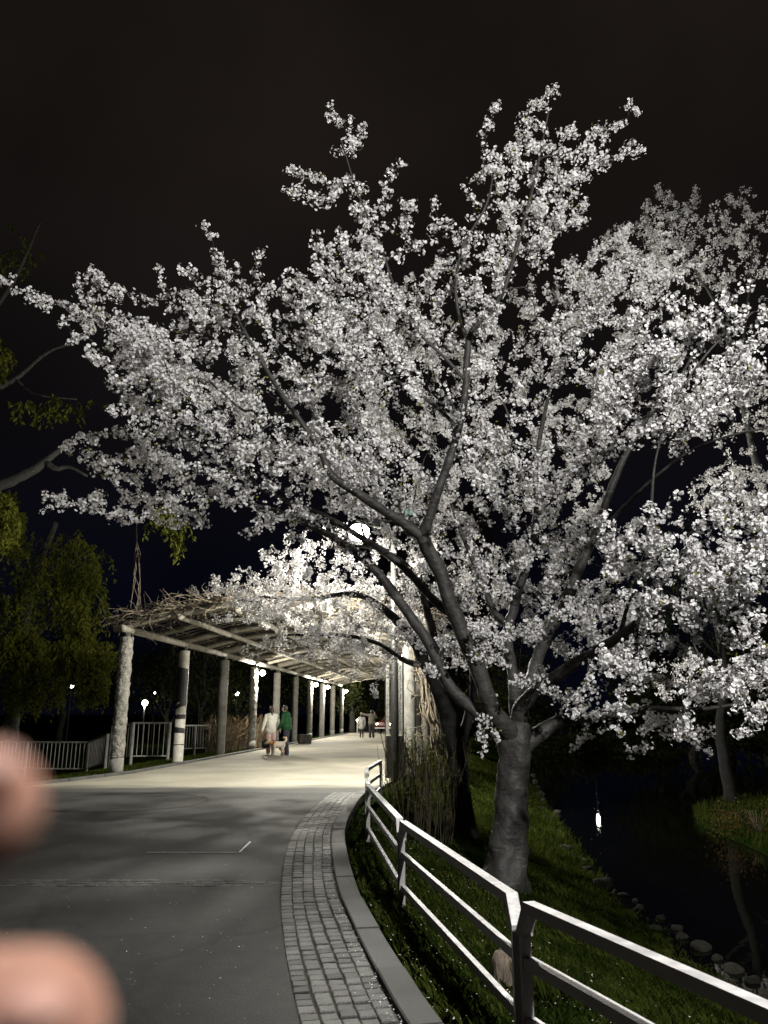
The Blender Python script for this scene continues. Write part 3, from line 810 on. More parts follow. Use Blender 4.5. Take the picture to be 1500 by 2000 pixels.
# ---- the large cherry by the fence
BD = 8.95
tb = G(990, 1712, -.28)
cherry = empty('cherry_tree', (tb.x, tb.y, -.34))
T = Tree()
trunk_px = [(978, 1775, 8.92, 170), (983, 1732, 8.93, 122), (988, 1695, 8.95, 98), (994, 1640, 8.97, 84), (999, 1570, 9.0, 72), (1004, 1500, 9.0, 74), (1008, 1450, 9.0, 80), (1012, 1410, 9.0, 62)]
TP = limb(T, trunk_px)
limb_mesh(TP, cherry, n=26, name='trunk', rough=.16)
L_defs = {
 'low_left': [(996, 1452, 9.0, 44), (967, 1425, 9.0, 34), (933, 1393, 9.0, 29), (900, 1365, 9.02, 27), (867, 1323, 9.06, 26), (840, 1260, 9.1, 25), (800, 1203, 9.15, 24), (763, 1150, 9.2, 22), (733, 1113, 9.25, 21), (700, 1083, 9.3, 18), (655, 1052, 9.35, 16), (600, 1024, 9.4, 14), (540, 998, 9.5, 12), (480, 985, 9.5, 9), (425, 975, 9.5, 6)],
 'second_left': [(885, 1200, 8.75, 20), (867, 1190, 8.85, 19), (833, 1157, 9.0, 18), (790, 1110, 9.2, 17), (743, 1073, 9.35, 16), (700, 1047, 9.5, 14), (640, 1010, 9.7, 12), (575, 985, 9.9, 10), (500, 950, 10.0, 7), (420, 900, 10.0, 5)],
 'main': [(1004, 1440, 8.95, 50), (985, 1415, 8.85, 42), (960, 1383, 8.8, 38), (940, 1323, 8.75, 37), (913, 1260, 8.7, 36), (897, 1220, 8.7, 35), (877, 1167, 8.65, 34), (860, 1117, 8.6, 33), (836, 1073, 8.55, 33), (823, 1047, 8.5, 30)],
 'main_left': [(826, 1052, 8.5, 26), (806, 1034, 8.45, 23), (767, 1008, 8.35, 22), (713, 973, 8.2, 20), (650, 930, 8.05, 18), (630, 890, 8.0, 15), (600, 840, 7.95, 13), (550, 770, 7.85, 11), (490, 670, 7.8, 9), (450, 590, 7.75, 6), (425, 520, 7.7, 4)],
 'main_up': [(824, 1050, 8.5, 26), (840, 1007, 8.4, 23), (855, 960, 8.3, 21), (880, 890, 8.2, 19), (900, 820, 8.1, 17), (910, 750, 8.0, 16), (915, 665, 7.95, 15), (935, 630, 7.95, 13), (960, 600, 7.95, 11), (985, 565, 8.0, 10), (1010, 480, 8.0, 8), (1035, 390, 8.0, 7), (1055, 300, 8.0, 5), (1072, 215, 8.0, 4)],
 'up_fork': [(915, 665, 7.95, 10), (900, 630, 7.9, 8), (890, 560, 7.8, 7), (905, 480, 7.8, 6), (950, 400, 7.75, 5), (965, 330, 7.7, 4)],
 'up_left': [(910, 745, 8.0, 10), (870, 700, 7.9, 8), (810, 640, 7.8, 7), (770, 560, 7.7, 6), (740, 470, 7.7, 5), (700, 380, 7.65, 4), (665, 270, 7.6, 3)],
 'mid_left': [(895, 835, 8.1, 10), (840, 785, 7.95, 9), (760, 735, 7.8, 7), (680, 690, 7.7, 6), (600, 620, 7.6, 4)],
 'centre': [(1010, 1445, 9.05, 46), (1010, 1400, 9.15, 34), (1002, 1317, 9.35, 27), (992, 1267, 9.5, 26), (994, 1217, 9.6, 25), (1001, 1200, 9.65, 23), (1011, 1157, 9.75, 22), (1027, 1110, 9.85, 20), (1040, 1060, 9.9, 17), (1047, 1000, 10, 15), (1046, 930, 10, 12), (1055, 850, 10, 10), (1075, 760, 10, 7), (1100, 660, 9.9, 5)],
 'centre_left': [(994, 1222, 9.6, 18), (965, 1195, 9.75, 16), (947, 1150, 9.9, 14), (930, 1110, 10.0, 12), (905, 1050, 10.1, 10), (880, 980, 10.2, 8), (860, 900, 10.2, 5)],
 'right_back': [(1020, 1400, 9.1, 38), (1040, 1320, 9.4, 30), (1060, 1260, 9.6, 27), (1093, 1197, 9.8, 25), (1120, 1137, 10.0, 23), (1150, 1070, 10.1, 21), (1173, 1013, 10.2, 19), (1193, 955, 10.2, 17), (1222, 890, 10.2, 14), (1262, 820, 10.1, 11), (1320, 750, 10.0, 8), (1360, 680, 9.9, 5)],
 'right_front': [(1012, 1425, 9.0, 50), (1020, 1385, 8.9, 42), (1040, 1358, 8.75, 34), (1063, 1338, 8.6, 30), (1117, 1300, 8.2, 27), (1167, 1270, 7.9, 25), (1207, 1245, 7.6, 23), (1253, 1212, 7.3, 20), (1300, 1190, 7.0, 18), (1370, 1160, 6.6, 14), (1450, 1120, 6.2, 10), (1530, 1080, 5.9, 7)],
 'right_low': [(1015, 1462, 9.0, 54), (1040, 1443, 9.05, 42), (1083, 1415, 9.1, 34), (1112, 1405, 9.15, 28), (1180, 1398, 9.2, 20), (1270, 1385, 9.2, 14), (1370, 1385, 9.1, 10), (1470, 1370, 9.0, 6)],
 'right_high': [(1150, 1072, 10.1, 12), (1200, 1010, 9.7, 9), (1270, 940, 9.3, 7), (1350, 880, 8.9, 6), (1430, 850, 8.5, 5), (1530, 830, 8.2, 5)],
 'front_high': [(1210, 1243, 7.6, 12), (1235, 1150, 7.2, 9), (1268, 1050, 6.9, 7), (1280, 900, 6.7, 5), (1320, 780, 6.6, 4), (1390, 680, 6.5, 5), (1470, 610, 6.4, 4)],
}
LIMBS = {}
for k, v in L_defs.items():
    P0 = D(v[0][0], v[0][1], v[0][2]); st = T.nearest(P0)
    LIMBS[k] = limb(T, v, st)
    limb_mesh(LIMBS[k], cherry, n=14 if v[0][3] > 30 else 10)
A = []
PL = [  # outward sprays on the crown's edge
 (1055, 300, 8, 1082, 175, 8), (1045, 330, 8, 1040, 195, 8.1), (1060, 320, 8, 1120, 262, 8), (965, 360, 7.8, 966, 205, 7.8), (1000, 330, 8, 1010, 250, 8.1),
 (1040, 420, 8, 1245, 215, 8.2), (1150, 330, 8.1, 1255, 290, 8.2), (1040, 420, 8, 1180, 260, 8.2), (950, 440, 7.8, 905, 370, 7.8), (960, 420, 7.8, 970, 310, 7.6), (1000, 420, 8, 1090, 330, 8.1),
 (700, 400, 7.7, 648, 215, 7.7), (690, 320, 7.7, 715, 255, 7.7), (710, 420, 7.7, 572, 328, 7.7), (640, 380, 7.7, 555, 372, 7.7), (725, 420, 7.7, 785, 318, 7.7), (740, 470, 7.7, 800, 398, 7.7), (770, 520, 7.7, 850, 440, 7.6), (720, 460, 7.7, 700, 395, 7.7), (760, 500, 7.7, 700, 460, 7.6),
 (440, 580, 7.8, 400, 445, 7.7), (430, 560, 7.7, 470, 525, 7.7), (440, 600, 7.7, 325, 582, 7.7), (560, 640, 7.7, 560, 520, 7.7), (600, 620, 7.6, 620, 490, 7.6), (690, 600, 7.6, 735, 485, 7.6), (790, 600, 7.7, 690, 500, 7.7),
 (420, 700, 7.8, 3, 548, 7.6), (350, 690, 7.8, 172, 522, 7.6), (300, 640, 7.7, 60, 575, 7.6), (420, 760, 7.8, 142, 665, 7.6), (380, 780, 7.9, 190, 740, 7.7), (420, 840, 8, 215, 800, 7.8), (460, 850, 8.2, 300, 850, 8), (430, 900, 9, 150, 850, 8.6), (420, 930, 9.3, 115, 878, 9), (400, 960, 9.4, 82, 1000, 9.2), (420, 970, 9.4, 90, 972, 9.2), (420, 980, 9.5, 230, 1010, 9.4), (480, 985, 9.5, 320, 1020, 9.5), (560, 1000, 9.5, 465, 1045, 9.5),
 (1370, 1160, 6.6, 1330, 1445, 6.1), (1450, 1150, 6.1, 1440, 1430, 5.6), (1480, 1200, 6, 1490, 1440, 5.6), (1300, 1200, 7, 1215, 1310, 6.6), (1250, 1260, 7.3, 1200, 1420, 6.9), (1180, 1290, 7.9, 1110, 1400, 7.6), (1300, 1390, 9.1, 1240, 1470, 8.9), (1180, 1398, 9.2, 1120, 1460, 9.1), (1420, 1300, 6.2, 1480, 1330, 5.7),
 (1300, 1150, 7, 1240, 1040, 6.8), (1400, 1100, 6.5, 1430, 930, 6.6), (1450, 1060, 6.2, 1495, 960, 6.2), (1330, 1120, 6.8, 1270, 1000, 6.7), (1500, 1100, 6, 1480, 1010, 6.0),
 (1320, 760, 6.6, 1230, 610, 6.5), (1390, 680, 6.5, 1340, 590, 6.4), (1430, 660, 6.4, 1500, 590, 6.3), (1280, 800, 6.7, 1180, 740, 6.6), (1290, 700, 6.7, 1140, 690, 6.8), (1300, 830, 6.7, 1130, 830, 6.8), (1360, 740, 6.5, 1490, 700, 6.2), (1330, 820, 6.6, 1450, 780, 6.3),
 (1075, 760, 10, 1130, 600, 9.8), (1100, 660, 9.9, 1150, 540, 9.7), (1100, 640, 9.8, 1060, 560, 9.7), (1010, 480, 8, 1140, 430, 8.6), (1060, 560, 9.5, 1220, 450, 9.8), (1030, 480, 8.2, 1150, 390, 8.6),
 (855, 960, 8.3, 790, 900, 7.8), (1000, 1310, 9.2, 930, 1290, 8.6), (960, 1383, 8.8, 940, 1470, 8.7), (1060, 1338, 8.6, 1000, 1320, 8.2),
]
for a in PL: A += plume(*a, n=6 if abs(a[0]-a[3]) + abs(a[1]-a[4]) < 190 else 11, spread=.10)
S = []
for e in [  # body of the crown
 (150, 430, 730, 7.9, 240, 130, .9), (110, 320, 670, 7.8, 140, 75, .6), (20, 260, 620, 7.7, 70, 40, .4), (20, 260, 720, 7.8, 70, 45, .5), (20, 250, 810, 8.1, 50, 40, .5), (16, 230, 920, 9.1, 70, 30, .5), (24, 240, 985, 9.2, 110, 22, .4), (16, 430, 560, 7.7, 50, 50, .3), (24, 470, 620, 7.7, 90, 40, .4), (120, 560, 850, 8.2, 260, 120, 1.2), (90, 420, 930, 9.2, 230, 65, .9), (130, 640, 680, 7.8, 200, 130, 1.1),
 (150, 800, 780, 8.0, 220, 190, 1.5), (60, 730, 560, 7.7, 120, 80, .7), (80, 900, 580, 8.0, 120, 110, .9), (75, 985, 460, 8.0, 95, 110, .6), (35, 1060, 330, 8.1, 80, 90, .4),
 (120, 1080, 830, 9.2, 200, 170, 1.4), (110, 1220, 760, 8.0, 200, 140, 1.5), (110, 1360, 700, 6.8, 160, 110, .8), (60, 1180, 560, 9.0, 130, 80, 1.0),
 (130, 960, 1080, 9.8, 220, 160, 1.4), (90, 760, 960, 9.3, 160, 110, 1.0), (100, 1120, 1150, 10, 150, 150, 1.3), (120, 1330, 1120, 6.8, 190, 95, .7), (70, 1440, 1090, 6.2, 110, 90, .5),
 (18, 1250, 1280, 7.5, 110, 60, .8), (26, 1150, 1370, 8.6, 110, 60, .7), (60, 620, 970, 9.4, 130, 80, .8), (40, 940, 1280, 9.2, 100, 80, .9), (20, 1330, 1400, 9.0, 150, 40, .6), (12, 1420, 1330, 6.5, 80, 80, .6)]:
    S += ell_points(max(2, int(e[0] * .15)), *e[1:])
for e in [  # far side of the crown, in its own shade
 (90, 560, 780, 10.2, 270, 120, .8), (120, 880, 720, 10.8, 230, 180, .8), (90, 1180, 760, 11.2, 220, 150, .8), (90, 1060, 1020, 11.4, 220, 160, .7), (60, 760, 930, 10.8, 200, 110, .6), (50, 1200, 1180, 11.2, 170, 110, .6), (40, 700, 600, 9.4, 130, 70, .5), (40, 1130, 570, 10.5, 120, 70, .6), (60, 1240, 520, 9.4, 120, 55, .6), (60, 1000, 900, 10.8, 160, 120, .7), (50, 860, 1020, 10.6, 120, 90, .6), (40, 1090, 1200, 10.8, 130, 90, .5)]:
    S += ell_points(max(3, int(e[0] * .24)), *e[1:])
A += streams(S, D(1000, 1230, 9.0))
T.grow(A, np.array(D(1000, 1250, 9.0)))
T.radii()
T.twig_mesh('twigs', 'twig_bark', None)
tw = bpy.data.objects['twigs']; wparent(tw, cherry)
C = T.bloom_points(.0085, .046, .034, .94)
def thin(C, lo=-.42, hi=.05, sc_=1.9, floor=.28):       # flowering is uneven: some twigs full, some nearly bare
    nz = np.array([mnoise.noise(Vector(p * sc_)) + .5 * mnoise.noise(Vector(p * sc_ * 2.7)) for p in C])
    k = np.clip((nz - lo) / (hi - lo), floor, 1)
    return C[rng.uniform(0, 1, len(C)) < k]
C = thin(C, -.5, -.05, 2.3, .45)
def gap(C, rad=.06):                # blossom left out along the camera's sight line so the lamp shows
    d = np.array(PATH_POS) - np.array([0, 0, CAM_H]); L_ = np.linalg.norm(d); d /= L_
    r_ = C - np.array([0, 0, CAM_H]); t_ = r_ @ d
    return C[np.linalg.norm(r_ - t_[:, None] * d, axis=1) > rad]
C = gap(C)
BQ = scatter_templates(C, TEMPS, .8, 1.15)
qq = Quads(); qq.add(BQ); o = qq.build('blossom_crown', 'petal'); wparent(o, cherry); tag(o, kind='stuff')
qq = Quads(); k = rng.uniform(0, 1, len(C)) < .06
lc = np.repeat(C[k], 3, 0) + rng.normal(0, .035, (3 * k.sum(), 3))
qq.add(leaf_quads(lc, .026)); o = qq.build('young_leaves', 'young_leaf'); wparent(o, cherry); tag(o, kind='stuff')
print('cherry clusters', len(C), 'quads', len(BQ))
tag(cherry, 'large flowering cherry tree with white blossom beside the metal fence', 'tree')

# ---- cherries behind it
def back_cherry(label, base, limbs, attract, origin, temps=TEMPS_FAR, keep=.9, bark='cherry_bark', sp=.065):
    root = empty('cherry_tree', base)
    t = Tree()
    for k, l in enumerate(limbs):
        st = None if k == 0 else t.nearest(D(l[0][0], l[0][1], l[0][2]))
        P = limb(t, l, st, .12)
        limb_mesh(P, root, bark, 14 if k == 0 else 8, 'trunk' if k == 0 else 'branch', .14)
    t.grow(attract, np.array(origin), seg=.12); t.radii(.003)
    o = t.twig_mesh('twigs', 'twig_bark', None, 4); wparent(o, root)
    c = gap(t.bloom_points(.0105, sp, .045, keep), .16)
    qd = Quads(); qd.add(scatter_templates(c, temps, .9, 1.25)); o = qd.build('blossom_crown', 'petal'); wparent(o, root); tag(o, kind='stuff')
    tag(root, label, 'tree')
    print('back cherry', len(c))
    return root
b2 = G(905, 1600, -.08)
A2 = []
for e in [(150, 640, 1180, 15.2, 200, 70, 1.8), (110, 700, 1085, 15.8, 170, 75, 1.7), (60, 560, 1150, 15.4, 150, 50, 1.3), (80, 720, 1240, 14.8, 130, 50, 1.6), (60, 880, 1120, 14, 120, 110, 1.5), (40, 840, 1250, 13.2, 90, 80, 1.2), (40, 620, 1260, 14.6, 120, 32, 1.0), (60, 640, 1080, 16.6, 150, 60, .9)]:
    A2 += ell_points(*e)
for a in [(620, 1180, 15.2, 375, 1150, 15), (600, 1150, 15.2, 440, 1150, 15), (620, 1200, 15, 420, 1205, 15), (600, 1240, 14.6, 480, 1270, 14.6), (740, 1270, 14.4, 735, 1355, 14.2), (680, 1260, 14.5, 650, 1310, 14.3), (560, 1200, 15, 540, 1110, 15), (610, 1100, 15.5, 520, 1080, 15.4), (690, 1280, 14.4, 690, 1320, 14.2)]:
    A2 += plume(*a, n=6, spread=.15)
A2 = [a for a in A2 if np.linalg.norm(a - np.array(PATH_POS)) > 1.7]
back_cherry('dark leaning flowering cherry behind the shrub, its low sprays over the pergola roof', (b2.x, b2.y, -.2),
    [[(914, 1690, 12.0, 74), (908, 1625, 12.0, 58), (900, 1560, 12.05, 48), (893, 1480, 12.1, 44), (880, 1420, 12.15, 42), (858, 1345, 12.4, 38), (835, 1300, 12.8, 32), (800, 1240, 13.4, 24), (750, 1190, 14.1, 18), (690, 1160, 14.7, 13), (600, 1170, 15.1, 9), (500, 1165, 15.2, 5)],
     [(858, 1345, 12.4, 24), (850, 1260, 13, 20), (830, 1180, 13.8, 17), (800, 1110, 14.6, 13), (730, 1070, 15.4, 9), (640, 1070, 15.8, 6)],
     [(835, 1300, 12.8, 18), (790, 1290, 13.2, 12), (735, 1255, 13.9, 10), (660, 1240, 14.4, 8), (560, 1240, 14.8, 5)],
     [(893, 1470, 12.1, 26), (915, 1400, 12.2, 22), (925, 1330, 12.6, 18), (905, 1230, 13.2, 14), (890, 1130, 13.8, 9)]],
    A2, D(850, 1300, 12.8), bark='dark_bark')
b3 = G(1640, 1600, -.4)
A3 = []
for e in [(40, 1240, 480, 16.10, 80, 45, 1.0), (40, 1310, 510, 16.10, 90, 50, 1.0), (60, 1310, 430, 16.47, 70, 60, 1.0), (45, 1420, 440, 16.47, 90, 60, 1.2), (45, 1480, 530, 16.47, 120, 80, 1.4), (20, 1350, 540, 16.47, 110, 50, 1.2), (70, 1440, 960, 15.25, 90, 60, 1.2), (50, 1450, 800, 15.86, 110, 90, 1.2), (50, 1380, 1330, 17.08, 150, 50, 1.2)]:
    A3 += ell_points(*e)
for a in [(1310, 440, 16.47, 1288, 362, 16.47), (1350, 430, 16.47, 1360, 368, 16.47), (1440, 430, 16.47, 1462, 372, 16.47), (1400, 980, 15.25, 1330, 1010, 15.01), (1450, 960, 15.25, 1470, 915, 15.25)]:
    A3 += plume(*a, n=5, spread=.15)
back_cherry('dimly lit flowering cherry standing over the water behind the large one', (D(1640, 1600, 17.8).x, 17.8, -.6),
    [[(1640, 1640, 17.81, 36), (1640, 1480, 17.69, 27), (1620, 1300, 17.45, 25), (1570, 1120, 17.08, 22), (1500, 985, 16.71, 20), (1470, 880, 16.47, 15), (1440, 740, 16.47, 12), (1400, 600, 16.47, 8), (1340, 500, 16.47, 5), (1300, 430, 16.47, 3)],
     [(1500, 985, 16.71, 14), (1460, 1010, 16.10, 10), (1420, 1000, 15.74, 7), (1370, 990, 15.37, 4)],
     [(1440, 740, 16.47, 8), (1460, 600, 16.47, 6), (1470, 480, 16.47, 4)],
     [(1615, 1280, 17.45, 12), (1500, 1290, 17.20, 8), (1400, 1330, 17.08, 6), (1300, 1340, 17.08, 3)]],
    A3, D(1500, 985, 16.7), keep=.8)

# ================================================================== METAL FENCE
def fence_panel(A, B, label, ht=.60, mid='galvanised', z0=0.0, gap=.022, rw=.032):
    A = Vector((A[0], A[1], 0)); B = Vector((B[0], B[1], 0)); d = (B - A); ln = d.length; d.normalize()
    A = A + d * gap; B = B - d * gap; ln = (B - A).length
    nrm = Vector((-d.y, d.x, 0))
    root = empty('fence_panel', (*A.xy, z0 - .06))
    W = .058; H = .048; ch = .105
    def sweep(poly, w_, h_):
        m = MB(); k = len(poly); Vv = []
        for i in range(k):
            t0 = (poly[i][0]-poly[i-1][0], poly[i][1]-poly[i-1][1]) if i else None
            t1 = (poly[i+1][0]-poly[i][0], poly[i+1][1]-poly[i][1]) if i < k-1 else None
            def nn(t): l = math.hypot(*t); return (-t[1]/l, t[0]/l)
            if t0 and t1:
                a, b = nn(t0), nn(t1); mx, my = a[0]+b[0], a[1]+b[1]; l = math.hypot(mx, my); mx /= l; my /= l
                f = 1 / max(.3, mx*a[0] + my*a[1])
            else: mx, my = nn(t0 or t1); f = 1
            for so, sw in ((-1, -1), (-1, 1), (1, 1), (1, -1)):
                s_, z_ = poly[i][0] + mx*f*h_/2*so, poly[i][1] + my*f*h_/2*so
                Vv.append(A + d*s_ + nrm*(w_/2*sw) + Vector((0, 0, z_)))
        Ff = [(i*4+j, i*4+(j+1) % 4, (i+1)*4+(j+1) % 4, (i+1)*4+j) for i in range(k-1) for j in range(4)] + [(3, 2, 1, 0), tuple(4*(k-1)+j for j in range(4))]
        m.add(Vv, Ff); return m
    zt = z0 + ht - H/2
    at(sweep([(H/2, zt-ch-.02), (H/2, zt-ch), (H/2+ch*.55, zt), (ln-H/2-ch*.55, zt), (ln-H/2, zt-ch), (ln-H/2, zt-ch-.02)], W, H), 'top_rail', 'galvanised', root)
    for s_ in (H/2, ln - H/2):
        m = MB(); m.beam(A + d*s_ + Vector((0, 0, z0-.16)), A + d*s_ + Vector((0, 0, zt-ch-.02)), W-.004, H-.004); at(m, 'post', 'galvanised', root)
    for zz, nm, mt in ((z0 + .345, 'mid_rail', mid), (z0 + .105, 'bottom_rail', mid)):
        m = MB(); m.beam(A + d*(H-.002) + Vector((0, 0, zz)), A + d*(ln-H+.002) + Vector((0, 0, zz)), rw, .045); at(m, nm, mt, root)
    return tag(root, label, 'fence', 'metal fence panels along the bank')
def top(u, v): return G(u, v, .6).xy
F1 = top(1012, 1752); F2 = top(783, 1600); F3 = top(719, 1532); F4 = top(716, 1500); F5 = top(744, 1484)
d0 = Vector((top(1500, 1962) - F1)).normalized()
F0 = F1 + d0 * 2.7
fence_panel(F0, F1, 'grey metal fence panel with worn mottled rails beside the wooden stump', rw=.05)
fence_panel(F1, F2, 'long clean grey fence panel in front of the cherry trunk')
fence_panel(F2, F3, 'fence panel with flaking white mid rail beside the twiggy shrub', mid='flaking_white', rw=.03)
fence_panel(F3, F4, 'short looking fence panel at the bend of the path')
fence_panel(F4, F5, 'last fence panel turning away beside the lamp pole')

# wooden stump behind the fence
p = G(985, 1945, -.1)
st = MB(); P = [(p.x, p.y, -.25 + k * .037) for k in range(11)]
st.tube(P, [.075, .074, .072, .071, .070, .068, .067, .066, .066, .062, .050], 22, True, .16, 16)
o = st.build('wooden_stump', 'stump_wood', None, True); l = Vector((p.x, p.y, -.25))
o.data.transform(Matrix.Translation(-l)); o.location = l
tag(o, 'short cracked wooden stump post standing in grass behind the fence', 'stump')

# ================================================================== STONES, FAR LAND
stone_meshes = []
for k in range(9):
    m = MB(); m.ball((0, 0, 0), 1, 3, (1, random.uniform(.7, 1.1), random.uniform(.5, .75)), .45, 1.1, k * 3.7 + 1)
    me = m.mesh('bank_stone'); me.materials.append(MATS['bank_stone']); me.polygons.foreach_set('use_smooth', [True]*len(me.polygons)); stone_meshes.append(me)
spx = [(1055, 1548, 20), (1062, 1562, 22), (1058, 1578, 26), (1065, 1597, 30), (1062, 1613, 22), (1088, 1584, 22), (1078, 1622, 22), (1105, 1655, 36), (1143, 1676, 22), (1148, 1696, 34), (1180, 1722, 46), (1218, 1742, 26), (1248, 1770, 34), (1280, 1805, 24), (1322, 1806, 30), (1330, 1822, 26), (1368, 1842, 46), (1400, 1862, 30), (1430, 1884, 44), (1470, 1906, 36), (1052, 1536, 16), (1045, 1524, 14), (1042, 1512, 12), (1240, 1752, 16), (1290, 1785, 20), (1495, 1935, 40), (1075, 1640, 18), (1120, 1668, 18), (1200, 1737, 20)]
for k, (u, v, wpx) in enumerate(spx):
    q = G(u, v, WZ + .05)
    r = wpx * (q.y / ray(u, v).y) / 1500 * .42
    o = bpy.data.objects.new('bank_stone', stone_meshes[k % 9]); COL.objects.link(o)
    o.location = (q.x, q.y, WZ + r * .08); o.scale = (r, r, r); o.rotation_euler = (random.uniform(-.2, .2), random.uniform(-.2, .2), random.uniform(0, 6.28))
    tag(o, 'rounded grey boulder lining the grassy edge of the stream', 'stone', 'boulders along the water')

def leafy(root, name, pts, rad, n, size, mat, elong=1.5, flat=1.0):
    q = Quads(); c = []
    for (x, y, z) in pts:
        v = rng.normal(size=(n, 3)) * rad * .55; v[:, 2] *= flat; c.append(v + np.array([x, y, z]))
    q.add(leaf_quads(np.concatenate(c), size, None, elong))
    o = q.build(name, mat); wparent(o, root); return tag(o, kind='stuff')
# bush and tree on the land across the stream
q0 = D(1480, 1625, 16.0)
rb = empty('low_bush', (q0.x, q0.y, float(ground_z(q0.x, q0.y))))
leafy(rb, 'foliage', [(q0.x + random.uniform(-.8, 1.5), q0.y + random.uniform(-.4, .8), float(ground_z(q0.x, q0.y)) + random.uniform(.05, .3)) for _ in range(16)], .3, 90, .03, 'rust_leaf')
m = MB()
for k in range(14):
    a = random.uniform(0, 6.28); m.tube([(q0.x, q0.y, rb.location.z - .05), (q0.x + math.cos(a) * .4, q0.y + math.sin(a) * .3, rb.location.z + .35)], .008, 4)
at(m, 'stems', 'shrub_stem', rb)
tag(rb, 'low rusty brown bush at the water edge across the stream', 'bush')
it = D(1427, 1545, 21.5)
ir = empty('island_tree', (it.x, it.y, float(ground_z(it.x, it.y)) - .05))
m = MB(); P = resample(catmull([(it.x, it.y, ir.location.z), (it.x - .1, it.y, 1.0), (it.x + .2, it.y, 2.4), (it.x + .1, it.y, 4.2)], 6), .15); m.tube(P, np.linspace(.17, .08, len(P)), 10, True, .2, 5); at(m, 'trunk', 'dark_bark', ir, True)
m = MB()
for k in range(7):
    a = k * .9; s0 = P[int(len(P) * (.45 + .07 * k))]; m.tube(catmull([s0, s0 + np.array([math.cos(a) * .8, math.sin(a) * .8, .6]), s0 + np.array([math.cos(a) * 1.7, math.sin(a) * 1.7, 1.3])], 4), np.linspace(.05, .012, 9), 5)
at(m, 'branches', 'dark_bark', ir)
leafy(ir, 'crown', [(it.x + random.gauss(0, 1.2), it.y + random.gauss(0, 1.2), 4.6 + random.gauss(0, .7)) for _ in range(40)], .5, 70, .06, 'dark_leaf')
tag(ir, 'slim dark tree standing on the grassy land across the stream', 'tree')

# ================================================================== TWIGGY SHRUB BY THE FENCE
def twig_shrub(name, label, spots, hmin, hmax, nst, mat_leaf, leaf=.02, nl=9, cat='shrub', spread=.25, rr=.006, stem='shrub_stem', cross=1):
    c = np.mean([s for s in spots], axis=0)
    root = empty(name, (c[0], c[1], float(ground_z(c[0], c[1])) - .04))
    m = MB(); pts = []
    for (x, y) in spots:
        z = float(ground_z(x, y)) - .05
        for k in range(nst):
            a = random.uniform(0, 6.28); h = random.uniform(hmin, hmax); l = random.uniform(.05, spread)
            bx, by = x + random.gauss(0, .10), y + random.gauss(0, .10)
            P = np.array([(bx + math.cos(a)*l*t**1.5*h + random.gauss(0, .012), by + math.sin(a)*l*t**1.5*h + random.gauss(0, .012), z + h*t) for t in np.linspace(0, 1, 6)])
            m.tube(P, np.linspace(rr, rr * .35, 6), 4, False)
            for t in range(nl):
                i = random.uniform(1.6, 5); j = int(min(4, i)); pts.append(P[j] + (P[j+1] - P[j]) * (i - j))
            for _c in range(cross if random.random() < .75 else 0):
                j = random.randint(2, 4); a2 = random.uniform(0, 6.28); e_ = P[j] + np.array([math.cos(a2) * .12 * cross, math.sin(a2) * .12 * cross, random.uniform(.1, .35)])
                m.tube([P[j], (P[j] + e_) / 2 + np.array([math.cos(a2)*.03, math.sin(a2)*.03, 0]), e_], [rr*.6, rr*.45, rr*.3], 4, False)
                for t in range(5): pts.append(P[j] + (e_ - P[j]) * random.random())
    o = at(m, 'stems', stem, root); tag(o, kind='stuff')
    q = Quads(); q.add(leaf_quads(np.array(pts) + rng.normal(0, .012, (len(pts), 3)), leaf)); o = q.build('leaves', mat_leaf); wparent(o, root); tag(o, kind='stuff')
    return tag(root, label, cat)
sp = [tuple(G(u, v, -.05).xy) for u, v in [(790, 1600), (820, 1610), (850, 1600), (870, 1625), (830, 1640), (800, 1625), (880, 1600), (770, 1580)]]
twig_shrub('twiggy_shrub', 'upright twiggy shrub with small green buds behind the fence', sp, .75, 1.35, 13, 'shrub_leaf', .017, 12)
sp = [tuple(G(u, v, 0).xy) for u, v in [(785, 1515), (800, 1520), (820, 1520), (840, 1525)]]
twig_shrub('leafy_shrub', 'low leafy shrub growing around the foot of the lamp pole', sp, .5, 1.2, 16, 'shrub_leaf', .03, 16)

